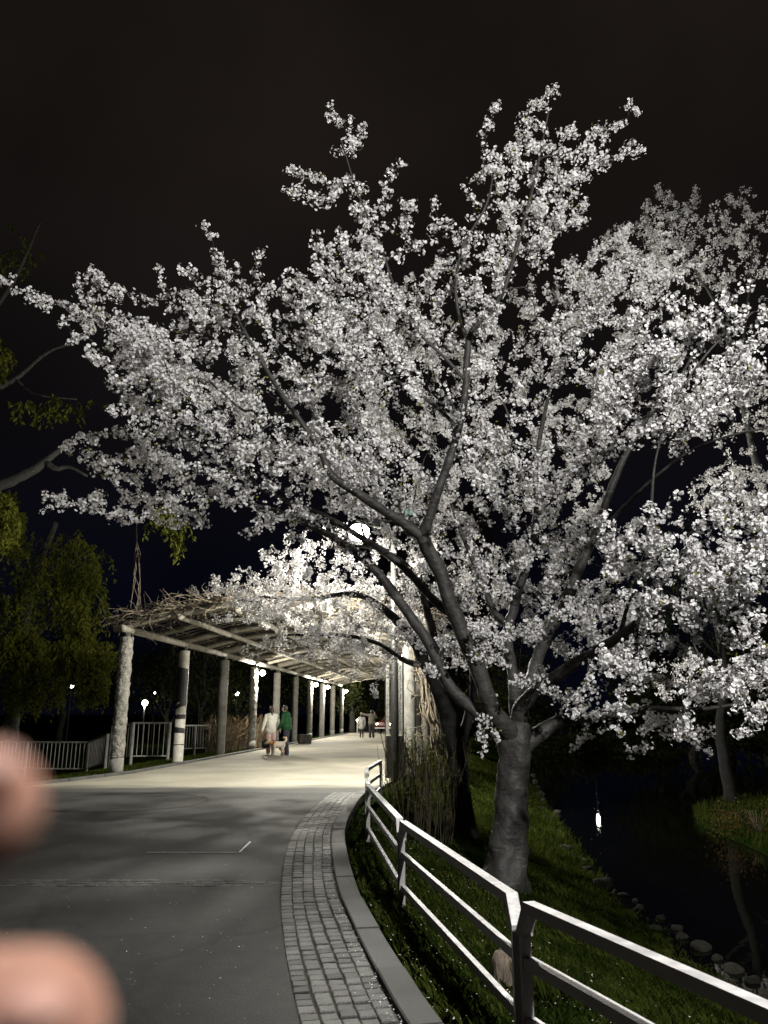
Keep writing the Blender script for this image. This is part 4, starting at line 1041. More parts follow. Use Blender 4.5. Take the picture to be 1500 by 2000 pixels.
# ================================================================== PERGOLA
PO = Vector((-6.7, 20.2, 0)); PE = Vector((.0867, .9962, 0)); PF = Vector((.9962, -.0867, 0)); SP = 4.45; WID = 7.35
def pg(s, w_, z): return PO + PE * s + PF * w_ + Vector((0, 0, z))
def arch_z(w_): return 3.56 + .50 * (1 - (2 * w_ / WID - 1) ** 2)
perg = empty('pergola', PO)
COLH = 3.36
random.seed(21)
for side in (0, 1):
    for k in range(10):
        b = pg(k * SP, 0 if side == 0 else WID, 0)
        cm = 'column_stone'
        if side == 0 and k == 1: cm = 'plaster_white'
        elif (side == 0 and k in (2, 4, 5, 7)) or side == 1: cm = 'smooth_concrete'
        m = MB(); zz = np.linspace(.36 if cm == 'column_stone' else 0, COLH, 70 if k < 4 else 30)
        m.tube([(b.x, b.y, z) for z in zz], .165, 28 if k < 4 else 16, True, (.22 if k < 4 else .16) if cm == 'column_stone' else .02, 12 if cm == 'column_stone' else 4)
        c = at(m, 'column', cm, perg, True)
        if cm == 'column_stone':
            m = MB(); m.tube([(b.x, b.y, -.1), (b.x, b.y, .36)], .172, 24); at(m, 'column_foot', 'smooth_concrete', perg, True).parent = c
        else:
            m = MB(); m.tube([(b.x, b.y, -.1), (b.x, b.y, .02)], .18, 24); at(m, 'column_foot', 'smooth_concrete', perg, True).parent = c
        m = MB(); m.tube([(b.x, b.y, COLH - .02), (b.x, b.y, arch_z(0) - .05)], .085, 10); at(m, 'column_neck', 'pole_dark', perg).parent = c
        if side == 0 and k == 1:
            c['label'] = 'white pergola column wrapped with black tape'
            def wrap(z0, z1, tilt, name='tape_band'):
                mm = MB(); nn_ = 32; Vv = []; rows = 6
                for i in range(rows):
                    for j in range(nn_):
                        a = 2*PI*j/nn_; e_ = (i/(rows-1)); z = z0 + (z1-z0)*e_ + tilt * math.sin(a + z0*5) * (1 if i else .6) + .02*mnoise.noise(Vector((math.cos(a)*2, math.sin(a)*2, z0*9+i)))
                        rr = .172 + .006*mnoise.noise(Vector((math.cos(a)*3, z*9, math.sin(a)*3)))
                        Vv.append((b.x + rr*math.cos(a), b.y + rr*math.sin(a), z))
                mm.add(Vv, [(i*nn_+j, i*nn_+(j+1) % nn_, (i+1)*nn_+(j+1) % nn_, (i+1)*nn_+j) for i in range(rows-1) for j in range(nn_)])
                tb_ = at(mm, name, 'black_tape', perg, True); tb_.parent = c; return tb_
            wrap(2.32, 2.86, .05); wrap(1.72, 2.33, .16); wrap(1.28, 1.42, .015); wrap(.86, 1.02, .03); wrap(.50, .515, .02); wrap(1.60, 1.75, .12)
    # eaves beams in bays
    for k in range(9):
        wv = 0 if side == 0 else WID
        m = MB(); m.tube([pg(k*SP - (.35 if k == 0 else 0), wv, arch_z(0)), pg((k+1)*SP, wv, arch_z(0))], .095, 12, True); at(m, 'eaves_beam', 'beam_concrete', perg, True)
for k in range(10):
    ww = np.linspace(-.35, WID + .35, 24)
    m = MB(); m.tube([pg(k*SP, x, arch_z(x) + .12) for x in ww], .115, 12); at(m, 'arch_beam', 'beam_concrete', perg, True)
    if k < 9:
        m = MB(); m.tube([pg((k + .5)*SP, x, arch_z(x) + .10) for x in ww], .07, 10); at(m, 'arch_beam', 'beam_concrete', perg, True)
for x in (1.45, 2.95, 4.4, 5.9):
    for k in range(9):
        m = MB(); m.tube([pg(k*SP - (.3 if k == 0 else 0), x, arch_z(x) - .03), pg((k+1)*SP - .04, x, arch_z(x) - .03)], .075, 10); at(m, 'purlin', 'beam_concrete', perg, True)
sl = 0
for s_ in np.arange(-.3, 20, .42):
    ww = np.linspace(-.5, WID + .5, 9)
    m = MB(); P = [pg(s_, x, arch_z(x) + .26) for x in ww]
    m.tube(P, .022, 4); at(m, 'slat', 'slat_wood', perg); sl += 1
rest = MB()
for s_ in np.arange(20.1, 40.5, .55): rest.tube([pg(s_, x, arch_z(x) + .26) for x in np.linspace(-.5, WID + .5, 7)], .022, 4)
for x in np.arange(-.4, WID + .5, .5): rest.tube([pg(s_, x, arch_z(x) + .30) for s_ in (-.4, 10, 20, 30, 40.4)], .02, 4)
o = at(rest, 'lattice', 'slat_wood', perg); tag(o, kind='stuff')
tag(perg, 'long vine covered pergola with stone columns over the path', 'pergola')

# dry vine on the roof
vine = empty('climbing_vine', tuple(pg(0, WID + .35, 0)))
m = MB()
def vine_curve(p, L, r, jit=.5, flat=True, n=9, dirn=None):
    a = random.uniform(0, 6.28); P = [np.array(p, float)]
    dv = np.array(dirn if dirn is not None else (math.cos(a), math.sin(a), random.uniform(-.1, .35)), float)
    for k in range(n):
        dv = dv + np.array([random.gauss(0, jit), random.gauss(0, jit), random.gauss(0, jit * .55)]); dv /= np.linalg.norm(dv)
        P.append(P[-1] + dv * L / n)
    return P
random.seed(5)
for k in range(620):
    s_ = -.45 + 20 * random.random() ** 2.6; x = random.uniform(-.35, WID + .5)
    z = arch_z(min(max(x, 0), WID)) + random.uniform(.2, .40)
    P = vine_curve(pg(s_, x, z), random.uniform(.4, 1.1), .01, .36)
    lo = 3.5
    P = [(q[0], q[1], max(q[2], arch_z(min(max(float((Vector(q) - PO).dot(PF)), 0), WID)) + .15) if i < 6 else q[2]) for i, q in enumerate(P)]
    m.tube(P, np.linspace(random.uniform(.007, .017), .004, len(P)), 4, False)
for k in range(260):      # front fringe, thick
    x = random.uniform(-.35, WID + .4); z = arch_z(min(max(x, 0), WID)) + random.uniform(.1, .36)
    P = vine_curve(pg(random.uniform(-.6, -.1), x, z), random.uniform(.4, .95), .01, .34, dirn=(random.choice((-.4, 1)), random.uniform(-.25, .25), random.uniform(-.2, .15)))
    m.tube(P, np.linspace(random.uniform(.008, .02), .004, len(P)), 4, False)
for k in range(90):       # hanging ends
    s_ = random.uniform(-.5, 9); x = random.choice((random.uniform(-.3, .3), random.uniform(0, WID)))
    P = vine_curve(pg(s_, x, arch_z(min(max(x, 0), WID)) + .15), random.uniform(.2, .55), .01, .3, n=5, dirn=(0, 0, -1))
    m.tube(P, np.linspace(.006, .003, len(P)), 3, False)
for k in range(14):       # shoots standing up above the left corner
    P = vine_curve(pg(random.uniform(-.4, .6), random.uniform(-.5, .9), arch_z(0) + .3), random.uniform(.3, .9), .01, .16, n=8, dirn=(random.gauss(0, .25), 0, 1))
    m.tube(P, np.linspace(.008, .003, len(P)), 3, False)
o = at(m, 'vine_tangle', 'vine_bark', vine); tag(o, kind='stuff')
random.seed(9)
for k in range(15):       # stems climbing the right-hand column
    x0 = WID + random.uniform(.45, 1.15); s0 = random.uniform(-.9, -.1)
    P = []
    for t in np.linspace(0, 1, 14):
        P.append(np.array(pg(s0 + .6*t, x0 + (WID + random.uniform(-.1, .15) - x0) * t ** 1.1 + .05*math.sin(t*9 + k), 3.75 * t - .1)) + np.array([random.gauss(0, .03), random.gauss(0, .03), 0]))
    mm = MB(); mm.tube(catmull(P, 3), random.uniform(.014, .03), 6, True, .2, 9); at(mm, 'stem', 'vine_bark', vine, True)
mm = MB()
for k in range(60):
    t = random.random(); P = vine_curve(pg(-.3 + .3*t, WID + random.uniform(.05, .7) * (1 - t) + .1, .8 + 2.7*t), random.uniform(.3, .9), .01, .5, n=7)
    mm.tube(P, np.linspace(.011, .004, len(P)), 4, False)
o = at(mm, 'vine_loops', 'vine_bark', vine); tag(o, kind='stuff')
tag(vine, 'bare pale climbing vine twisted up a column and over the pergola roof', 'vine')
# long strand hanging from above the roof corner
hv = D(265, 1195, 20.6); mm = MB()
hs = empty('hanging_strand', (hv.x, hv.y, hv.z))
for k in range(5):
    P = [np.array(D(266 + random.gauss(0, 2) + (12 * math.sin(k * 2 + t * 3) * (1 - t)), 1200 - 205 * t * (1 if k == 0 else .5 + .08*k), 20.6)) for t in np.linspace(0, 1, 10)]
    mm.tube(P, .008, 4, False)
at(mm, 'strand', 'vine_bark', hs)
tag(hs, 'thin bare strand dangling above the front corner of the pergola roof', 'vine')

# lamps on pergola columns
def column_lamp(k, label, side=0):
    b = pg(k * SP, 0 if side == 0 else WID, 3.12); c = b + PF * (.36 if side == 0 else -.36)
    root = empty('column_lamp', tuple(b + PF * (.165 if side == 0 else -.165)))
    m = MB(); m.beam(b + PF * (.16 if side == 0 else -.16) + Vector((0, 0, .14)), c + Vector((0, 0, .14)), .03, .03); at(m, 'bracket', 'lamp_metal', root)
    m = MB(); m.tube([c + Vector((0, 0, .11)), c + Vector((0, 0, .17))], [.10, .05], 12); at(m, 'cap', 'lamp_metal', root)
    m = MB(); m.ball(tuple(c), .12, 2); at(m, 'globe', 'lamp_glow', root, True)
    l = lamp_light('lamp_light', c + Vector((0, 0, -.17)), PERG_W, (1, .94, .80), .05, root)
    return tag(root, label, 'lamp', 'lamps on the pergola columns')
names = {3: 'glowing globe lamp on the column beside the bare hedge', 6: 'glowing globe lamp on the column past the stone seat', 7: 'small glowing lamp between two far pergola columns', 9: 'glowing globe lamp on the farthest pergola column'}
for k, l in names.items(): column_lamp(k, l)
for k in (1, 4, 8): column_lamp(k, 'globe lamp on the waterside row of pergola columns', 1)

# ================================================================== STREET LAMPS
def street_lamp(name, base, head, label, watts, col, rad, pole_r=.07, visible_glow='lamp_glow', light=True):
    base = Vector(base); head = Vector(head)
    root = empty(name, tuple(base))
    m = MB(); tz = head.z + .18
    m.tube([base + Vector((0, 0, -.1)), base + Vector((0, 0, .5)), Vector((base.x, base.y, tz))], [pole_r * 1.15, pole_r * 1.1, pole_r * .75], 14); at(m, 'pole', 'pole_dark', root, True)
    hd = Vector((head.x, head.y, tz))
    if (hd - Vector((base.x, base.y, tz))).length > .1:
        m = MB(); m.tube([Vector((base.x, base.y, tz - .06)), hd + Vector((0, 0, .02))], .035, 8); at(m, 'arm', 'pole_dark', root)
    m = MB(); m.tube([head + Vector((0, 0, .11)), head + Vector((0, 0, .24))], [.20, .07], 18); at(m, 'lamp_hood', 'pole_dark', root, True)
    m = MB(); m.ball(tuple(head + Vector((0, 0, -.06))), .23, 2, (1.1, 1.1, .95)); at(m, 'diffuser', visible_glow, root, True)
    if light: lamp_light('lamp_light', head + Vector((0, 0, -.40)), watts, col, rad, root)
    return tag(root, label, 'street lamp')
pb = Vector((.235, 17.95, 0))
street_lamp('street_lamp', pb, PATH_POS, 'tall dark street lamp shining through blossom at the pergola entrance', PATH_W, (1, .965, .86), .10, .085)
street_lamp('street_lamp', (4.0, -1.4, 0), KEY_POS, 'street lamp beside the path behind the viewpoint', KEY_W, (1, .985, .96), .14)
street_lamp('street_lamp', (-19.6, 16, -.9), SIDE_POS, 'street lamp on the lawn beside the olive green trees', SIDE_W, (1, .92, .70), .14)
# notice boards on the pole
nb = empty('notice_board', (pb.x, pb.y + .02, .55))
for dx, wdt, ttl in ((-.155, .075, 1), (.135, .085, 2)):
    mm = MB(); mm.box((pb.x + dx, pb.y - .02, 1.75), (wdt, .03, 1.55)); at(mm, 'panel', 'notice_white', nb)
    mm = MB()
    for j in range(26 if ttl == 2 else 10):
        z = 2.47 - j * .055 if ttl == 2 else 2.1 - j * .09
        for s_ in range(2 if ttl == 2 else 1):
            mm.box((pb.x + dx + random.uniform(-.02, .02), pb.y - .036, z + random.uniform(-.015, .015)), (random.uniform(.015, .045), .003, random.uniform(.006, .012)))
            mm.box((pb.x + dx + random.uniform(-.02, .02), pb.y - .0365, z + random.uniform(-.015, .015)), (.007, .003, random.uniform(.02, .035)))
    at(mm, 'lettering', 'ink', nb)
mm = MB(); mm.box((pb.x - .205, pb.y - .02, 1.3), (.018, .04, 2.6)); mm.box((pb.x + .20, pb.y - .02, 1.3), (.035, .04, 2.6)); mm.box((pb.x, pb.y - .02, .5), (.38, .03, .9)); at(mm, 'board_frame', 'pole_dark', nb)
tag(nb, 'narrow upright white notice strips fixed either side of the lamp pole', 'notice')
# lamps farther off
def garden_lamp(u, v, d, r, label, glow='lamp_glow_far', zg=None, watts=0):
    p = D(u, v, d); z0 = float(ground_z(p.x, p.y)) if zg is None else zg
    root = empty('garden_lamp', (p.x, p.y, z0))
    m = MB(); m.tube([(p.x, p.y, z0 - .1), (p.x, p.y, p.z - r)], .05, 8); at(m, 'pole', 'pole_dark', root)
    m = MB(); m.ball(tuple(p), r, 2); at(m, 'globe', glow, root, True)
    if watts: lamp_light('lamp_light', p + Vector((0, -.1, -r - .1)), watts, (1, .9, .7), .1, root)
    return tag(root, label, 'lamp', 'lamps glowing in the far park')
garden_lamp(283, 1373, 62, .23, 'bright distant globe lamp seen past the first pergola column', watts=500)
garden_lamp(463, 1355, 60, .15, 'small distant globe lamp on a pole behind the hedge', watts=60)
garden_lamp(302, 1353, 75, .09, 'tiny distant light above the bright globe lamp')
garden_lamp(140, 1340, 70, .16, 'faint distant light under the olive green trees')
garden_lamp(122, 1352, 75, .08, 'dim tiny light low among the olive green trees')
p = D(1150, 1297, 80)
garden_lamp(1148, 1290, 80, .17, 'park lamp across the stream mirrored in the dark water', 'lamp_glow_reflect', 0.3)
b_ = G(698, 1432); bo = empty('bollard_light', (b_.x, b_.y, 0))
m = MB(); m.tube([(b_.x, b_.y, -.05), (b_.x, b_.y, .85)], .06, 10); at(m, 'post', 'white_rail', bo)
m = MB(); m.ball((b_.x, b_.y, .95), .09, 2); at(m, 'globe', 'lamp_glow_far', bo)
tag(bo, 'short white bollard with a lit top beside the far couple', 'bollard')

# ================================================================== WHITE RAILINGS ON THE LEFT
def railing(label, pts, h, gap=.14, z_off=0.0):
    root = empty('white_railing', tuple(pts[0]))
    for a, b in zip(pts[:-1], pts[1:]):
        a = Vector(a); b = Vector(b); d = b - a; n = max(2, int(d.length / gap))
        m = MB(); m.tube([a + Vector((0, 0, h)), b + Vector((0, 0, h))], .032, 8); at(m, 'top_rail', 'white_rail', root)
        m = MB(); m.beam(a + Vector((0, 0, .14)), b + Vector((0, 0, .14)), .03, .04); at(m, 'bottom_rail', 'white_rail', root)
        for k in range(1, n):
            p = a + d * (k / n); m = MB(); m.tube([p + Vector((0, 0, .155)), p + Vector((0, 0, h - .03))], .013, 6); at(m, 'baluster', 'white_rail', root)
    for p in pts:
        p = Vector(p); m = MB(); m.tube([p + Vector((0, 0, -.2)), p + Vector((0, 0, h + .02))], .05, 10); at(m, 'post', 'white_rail', root)
    return tag(root, label, 'railing')
def gp(u, d, z): q = D(u, 1400, d); return (q.x, q.y, z)
railing('low white tubular railing running left from the first pergola column', [gp(-60, 28.6, -.55), gp(60, 28.2, -.55), gp(178, 28, -.55), gp(214, 26.6, -.25)], 1.02)
railing('white railing corner with sturdy posts behind the taped column', [gp(222, 27.0, -.15), gp(262, 26, -.03), gp(333, 26.2, -.03)], 1.17, .15)
railing('small distant white railing between the taped and plain columns', [gp(356, 32, -.05), gp(383, 32.4, -.05), gp(410, 32.8, -.05)], 1.02, .12)

# bare hedge
sp = []
for t in np.linspace(0, 1, 15):
    a = D(430 + 96 * t, 1460, 31.0 + 6 * t); sp += [(a.x, a.y), (a.x - .45, a.y + .2)]
hd = twig_shrub('bare_hedge', 'clipped leafless brown hedge behind the pergola columns', sp, .9, 1.5, 8, 'rust_leaf', .03, 6, 'hedge', .4, .012, 'hedge_stem', 3)
# stone seat
q0 = D(595, 1440, 40.0)
m = MB(); m.box((0, 0, .21), (.62, .5, .46), bev=.05); o = m.build('stone_seat', 'bank_stone'); o.location = (q0.x, q0.y, 0); o.rotation_euler.z = .3
tag(o, 'squat stone block seat beside the man in green', 'seat')

# ================================================================== TREES ON THE LEFT
def weeping(root, blobs, mat, leaf, per=12):
    Cs = []; Ds = []
    for (u, v, d, ru, rv, rd, n, L) in blobs:
        for p in ell_points(n, u, v, d, ru, rv, rd):
            l = L * random.uniform(.5, 1.3); t = np.sort(rng.uniform(0, 1, per)); sx, sy = rng.normal(0, .18, 2)
            Cs.append(np.stack([p[0] + sx*l*t + rng.normal(0, .03, per), p[1] + sy*l*t + rng.normal(0, .03, per), p[2] - l*t + .25*l*np.sin(t*2)], 1))
    C = np.concatenate(Cs); q = Quads(); dirs = np.tile(np.array([[0, 0, -.6]]), (len(C), 1)); q.add(leaf_quads(C, leaf, dirs, 2.4))
    o = q.build('hanging_foliage', mat); wparent(o, root); return tag(o, kind='stuff')
def limb_tree(name, label, base, limbs, mat='grey_bark'):
    root = empty(name, base)
    for k, l in enumerate(limbs):
        P = np.array([(*D(u, v, d), tpx(u, v, d, w_) / 2) for u, v, d, w_ in l]); P = resample(catmull(P, 6), .15)
        limb_mesh(P, root, mat, 12 if k == 0 else 8, 'trunk' if k == 0 else 'branch', .15)
    return tag(root, label, 'tree')
bb = D(20, 1450, 29)
t1 = limb_tree('weeping_tree', 'drooping olive green tree standing beyond the white railing', (bb.x, bb.y, -1.0),
   [[(20, 1470, 29, 30), (25, 1380, 29, 26), (40, 1250, 29, 22), (70, 1120, 29, 16), (110, 1020, 29, 10)], [(35, 1280, 29, 14), (90, 1220, 28.5, 10), (160, 1190, 28, 6)], [(30, 1320, 29, 12), (100, 1300, 28, 8), (190, 1290, 27.5, 5)], [(60, 1150, 29, 10), (20, 1080, 28, 7), (-40, 1030, 28, 5)]])
weeping(t1, [(120, 1090, 28.5, 95, 70, 1.8, 190, 1.3), (50, 1170, 28.5, 90, 60, 1.8, 130, 1.3), (165, 1160, 28, 50, 70, 1.4, 150, 1.3), (150, 1270, 27.5, 80, 40, 1.6, 230, 1.2), (40, 1265, 27, 60, 40, 1.3, 240, .8), (60, 1340, 28, 70, 30, 1.2, 120, .9), (180, 1330, 27.5, 35, 30, .8, 70, .8), (20, 1010, 27, 30, 60, 1, 120, 1.0)], 'olive_leaf', .07, 18)
bb = D(-230, 1500, 20)
t2 = limb_tree('park_tree', 'big grey limbed tree reaching in from the left over the olive tree', (bb.x, bb.y, -1.0),
   [[(-230, 1560, 20, 70), (-225, 1300, 20, 56), (-200, 1100, 20, 50), (-120, 1010, 20, 36), (-40, 965, 20, 26), (20, 940, 20, 20), (65, 918, 20, 17), (95, 895, 20, 14), (115, 880, 20, 10), (150, 856, 20, 7), (200, 845, 20, 5), (270, 860, 20, 3), (330, 920, 20, 2)],
    [(90, 903, 20, 13), (110, 916, 20, 10), (135, 912, 20, 7), (170, 930, 20, 5)], [(-205, 1110, 20, 30), (-160, 900, 20.5, 22), (-60, 790, 21, 15), (30, 740, 21, 9), (90, 690, 21, 6), (140, 670, 21, 4)], [(-150, 900, 20.5, 16), (-80, 700, 21, 12), (20, 560, 21, 8), (80, 430, 21, 4)], [(30, 740, 21, 6), (70, 770, 21, 4), (150, 780, 21, 3)]])
weeping(t2, [(110, 790, 21, 110, 26, 1.4, 36, .5), (330, 1010, 20, 50, 30, .6, 26, .5), (345, 1050, 20, 25, 25, .4, 14, .45), (10, 1010, 19.5, 28, 60, .8, 120, .5), (30, 480, 22, 60, 50, 1, 30, .5), (0, 700, 21, 30, 50, 1, 60, .5)], 'olive_leaf', .07, 10)

# ================================================================== DARK BACKGROUND TREES AND BUILDING
def dark_tree(u, d, h, wdt, label, seed, mat='dark_leaf'):
    random.seed(seed); p = D(u, 1400, d); z0 = float(ground_z(p.x, p.y))
    root = empty('background_tree', (p.x, p.y, z0))
    m = MB(); P = np.array([(p.x + random.gauss(0, .15) * k / 3, p.y, z0 - .2 + h * .62 * k / 7) for k in range(8)]); m.tube(P, np.linspace(.28, .09, 8), 9, True, .15, 3); at(m, 'trunk', 'grey_bark', root, True)
    m = MB(); tips = []
    for k in range(16):
        s0 = P[random.randint(2, 7)]; a = random.uniform(0, 6.28); l = random.uniform(.4, 1) * wdt
        e_ = s0 + np.array([math.cos(a) * l, math.sin(a) * l, random.uniform(.05, .4) * h]); m.tube([s0, (s0 + e_) / 2 + np.array([0, 0, .06 * h]), e_], [.07, .045, .015], 5, False); tips += [e_, (s0 + e_) / 2, s0 * .3 + e_ * .7]
    at(m, 'branches', 'grey_bark', root)
    q = Quads(); C = []
    for t_ in tips: C.append(rng.normal(size=(85, 3)) * np.array([.7, .7, .5]) * wdt * .3 + t_)
    q.add(leaf_quads(np.concatenate(C), .17)); o = q.build('crown', mat); wparent(o, root); tag(o, kind='stuff')
    return tag(root, label, 'tree', 'dark trees at the far end of the park')
for k, (u, d, h, wd) in enumerate([(-60, 50, 12, 4.5), (120, 70, 13, 5), (235, 84, 11, 5), (330, 66, 9, 4), (395, 58, 8.5, 3.6), (470, 72, 10, 4.5), (560, 76, 10, 4.5), (625, 70, 9, 4), (1010, 60, 10, 4), (1290, 55, 11, 4.2), (1420, 62, 12, 4.5), (1560, 48, 11, 4)]):
    dark_tree(u, d, h, wd, 'dark leafy tree at the far edge of the park', 100 + k)
for k, (u, d, h, wd) in enumerate([(1015, 52, 5.5, 2.6), (1345, 44, 6, 3.2), (1490, 42, 6.5, 3.6), (1090, 50, 1.9, 1.6), (1180, 52, 1.9, 1.8), (1260, 50, 2.0, 1.8)]):
    dark_tree(u, d, h, wd, 'low dark tree overhanging the far reach of the stream', 160 + k)
dark_tree(715, 69, 6.5, 3.2, 'lamplit tree closing the far end of the pergola', 140)
dark_tree(688, 64, 7, 1.6, 'thick trunked tree just past the last pergola column', 141)
random.seed(31)
bp_ = D(800, 1000, 170); bl = empty('office_building', (bp_.x + 6, bp_.y + 8, 1.0))
H = bp_.z - 1
m = MB(); m.box((bp_.x + 6, bp_.y + 8, 1 + H / 2), (26, 14, H + 5)); at(m, 'wall', 'building_grey', bl)
m = MB(); m.box((bp_.x + 6, bp_.y + 8, 1 + H + 3.2), (27, 15, .8)); at(m, 'roof', 'building_grey', bl)
for fl in range(10):
    for c in range(6):
        m = MB(); m.box((bp_.x - 4.5 + c * 4.2, bp_.y + .98, 4 + fl * (H - 6) / 10), (2.6, .1, 1.7)); at(m, 'window', 'window_dark', bl)
m = MB(); m.box((bp_.x, bp_.y + .8, bp_.z), (3.2, .25, .75)); m.box((bp_.x - .9, bp_.y + .8, bp_.z + .55), (1.0, .25, .35)); at(m, 'lit_sign', 'teal_glow', bl)
tag(bl, 'dark office block far behind the blossom with a small teal lit sign', 'building')

# ================================================================== PEOPLE AND DOG
def hand_caps(m, wrist, dirv, side, s=1.0):
    w_ = np.array(wrist, float); d = np.array(dirv, float); d /= np.linalg.norm(d)
    up = np.array([0, 1.0, 0]); a = np.cross(d, up); a /= np.linalg.norm(a) + 1e-9; nrm = np.cross(a, d)
    m.capsule(w_, w_ + d * .07 * s, .028 * s, .034 * s)
    for k, (o_, l) in enumerate(((-.027, .065), (-.009, .078), (.009, .074), (.027, .058))):
        b = w_ + d * .085 * s + nrm * o_ * s; mid = b + d * l * .5 * s + a * .008 * side * s; e_ = mid + d * l * .45 * s + a * .022 * side * s
        m.capsule(b - d * .02 * s, mid, .0095 * s, .009 * s, 8, 3); m.capsule(mid, e_, .009 * s, .0075 * s, 8, 3)
    b = w_ + d * .03 * s + nrm * -.03 * s; m.capsule(b, b + d * .045 * s + nrm * -.025 * s, .012 * s, .010 * s, 8, 3)
def person(label, loc, rz, h, pose, top_mat, leg_mat, hair_mat, shoe_mat, hair='short', coat=0.0, lean=0.0, wide=1.0, skirt=False):
    """local frame: facing -y, z up, built at height 1.7 and scaled"""
    root = empty('person', loc, rz); k = h / 1.7
    root.scale = (k, k, k)
    def L_(v): return Vector((v[0], v[1] - lean * max(0, v[2] - .9), v[2]))
    hipL, hipR = (-.09, 0, .92), (.09, 0, .92)
    feet = pose.get('feet', ((-.10, 0), (.10, 0)))
    body = MB(); tr = MB(); jk = MB()
    for hip, ft in ((hipL, feet[0]), (hipR, feet[1])):
        an = (ft[0], ft[1], .09); kn = ((hip[0] + ft[0]) / 2, (hip[1] + ft[1]) / 2 - .03, .50)
        body.capsule(hip, kn, .078, .055); body.capsule(kn, an, .055, .038); body.capsule((ft[0], ft[1] + .03, .045), (ft[0], ft[1] - .13, .035), .04, .032)
        f = .016 if not skirt else .004
        tr.capsule(hip, kn, .078 + f + .008, .056 + f + .012); tr.capsule(kn, (an[0], an[1], .10), .056 + f + .012, .044 + f + (.02 if not skirt else 0))
    body.capsule((0, 0, .95), L_((0, 0, 1.12)), .135, .125); body.capsule(L_((-.04, 0, 1.2)), L_((.04, 0, 1.36)), .14, .13)
    tr.capsule((-.05, 0, .93), (.05, 0, .95), .135, .135); tr.capsule((0, 0, .95), (0, 0, 1.05), .14, .13)
    body.capsule(L_((0, 0, 1.38)), L_((0, -.01, 1.50)), .058, .052)
    hy, hx = pose.get('head', (0, 0)); hc = L_((hx, hy - .015, 1.60))
    body.capsule(hc + Vector((0, .01, .03)), hc + Vector((0, -.02, -.045)), .088, .066)
    body.capsule(hc + Vector((0, -.09, -.005)), hc + Vector((0, -.105, -.025)), .010, .013, 8, 3)            # nose
    for s_ in (-1, 1):
        body.capsule(hc + Vector((s_ * .086, .005, -.01)), hc + Vector((s_ * .086, .01, .02)), .012, .014, 8, 3)   # ears
    body.capsule(hc + Vector((-.018, -.080, -.058)), hc + Vector((.018, -.080, -.058)), .009, .009, 8, 3)          # lips
    jk.capsule(L_((-.03, 0, 1.0 - coat)), L_((.03, 0, 1.18)), .155 * wide + (.02 if coat else 0), .155 * wide); jk.capsule(L_((-.06, 0, 1.2)), L_((.06, 0, 1.35)), .155 * wide, .135 * wide)
    jk.capsule((-.05, 0, .95 - coat), (.05, 0, .95 - coat), .15 * wide, .15 * wide)
    jk.capsule(L_((-.15, 0, 1.40)), L_((.15, 0, 1.40)), .075, .075); jk.capsule(L_((0, 0, 1.40)), L_((0, 0, 1.46)), .08, .072)
    for s_, (el, wr) in zip((-1, 1), pose['arms']):
        sh = L_((s_ * .185, 0, 1.39)); el = Vector(el); wr = Vector(wr)
        body.capsule(sh, el, .052, .043); body.capsule(el, wr, .043, .030); hand_caps(body, wr, wr - el, -s_)
        jk.capsule(sh, el, .072 * wide, .060 * wide); jk.capsule(el, wr, .060 * wide, .046 * wide)
    remeshed(body, 'body', 'skin', .011, root, 1)
    remeshed(tr, 'trousers', leg_mat, .014, root, 3)
    remeshed(jk, 'jacket', top_mat, .014, root, 3)
    hr = MB(); hr.capsule(hc + Vector((0, .022, .045)), hc + Vector((0, .04, -.015)), .093, .082)
    if hair in ('long', 'tail'): hr.capsule(hc + Vector((0, .07, .0)), hc + Vector((0, .11, -.28)), .05, .028)
    if hair == 'tail': hr.capsule(hc + Vector((-.02, .03, .13)), hc + Vector((.02, .03, .14)), .035, .035)
    if hair == 'bob': hr.capsule(hc + Vector((0, .03, .0)), hc + Vector((0, .04, -.09)), .098, .09)
    remeshed(hr, 'hair', hair_mat, .012, root, 2)
    if hair == 'tail':
        cp_ = MB(); cp_.capsule(hc + Vector((0, .0, .06)), hc + Vector((0, -.01, .065)), .098, .095); remeshed(cp_, 'knit_hat', 'white_fleece', .012, root, 2)
    for s_ in (-1, 1):
        e_ = MB(); e_.ball(tuple(hc + Vector((s_ * .032, -.078, .008))), .012, 1); e_.build('eye', 'ink', root)
    for ft in feet:
        sh_ = MB(); sh_.capsule((ft[0], ft[1] + .04, .055), (ft[0], ft[1] - .14, .045), .052, .044); remeshed(sh_, 'shoe', shoe_mat, .012, root, 2)
    root['label'] = label; root['category'] = 'person'
    return root
hang = lambda s_: ((s_ * .24, 0, 1.12), (s_ * .25, -.03, .88))
wl = G(528, 1474); ml = G(559, 1474); dl = G(543, 1475)
person('person in white fleece jacket and pink trousers holding a black bag', (wl.x, wl.y, 0), PI + .25, 1.66,
       {'arms': [((-.27, -.02, 1.14), (-.34, -.10, .90)), ((.26, -.0, 1.13), (.33, .0, .88))], 'feet': ((-.10, .0), (.09, .03))}, 'white_fleece', 'pink_cloth', 'hair_brown', 'shoe_white', 'tail', .07, 0, 1.12)
person('person in green jacket and navy trousers leaning towards the dog', (ml.x, ml.y, 0), -PI / 2 - .35, 1.72,
       {'arms': [((-.25, -.10, 1.13), (-.16, -.30, .93)), ((.25, -.08, 1.12), (.20, -.26, .88))], 'head': (-.05, 0), 'feet': ((-.10, -.06), (.10, .08))}, 'green_cloth', 'navy_cloth', 'hair_black', 'shoe_blue', 'short', 0, .10, 1.1)
f1 = G(706, 1441); f2 = G(726, 1441.5)
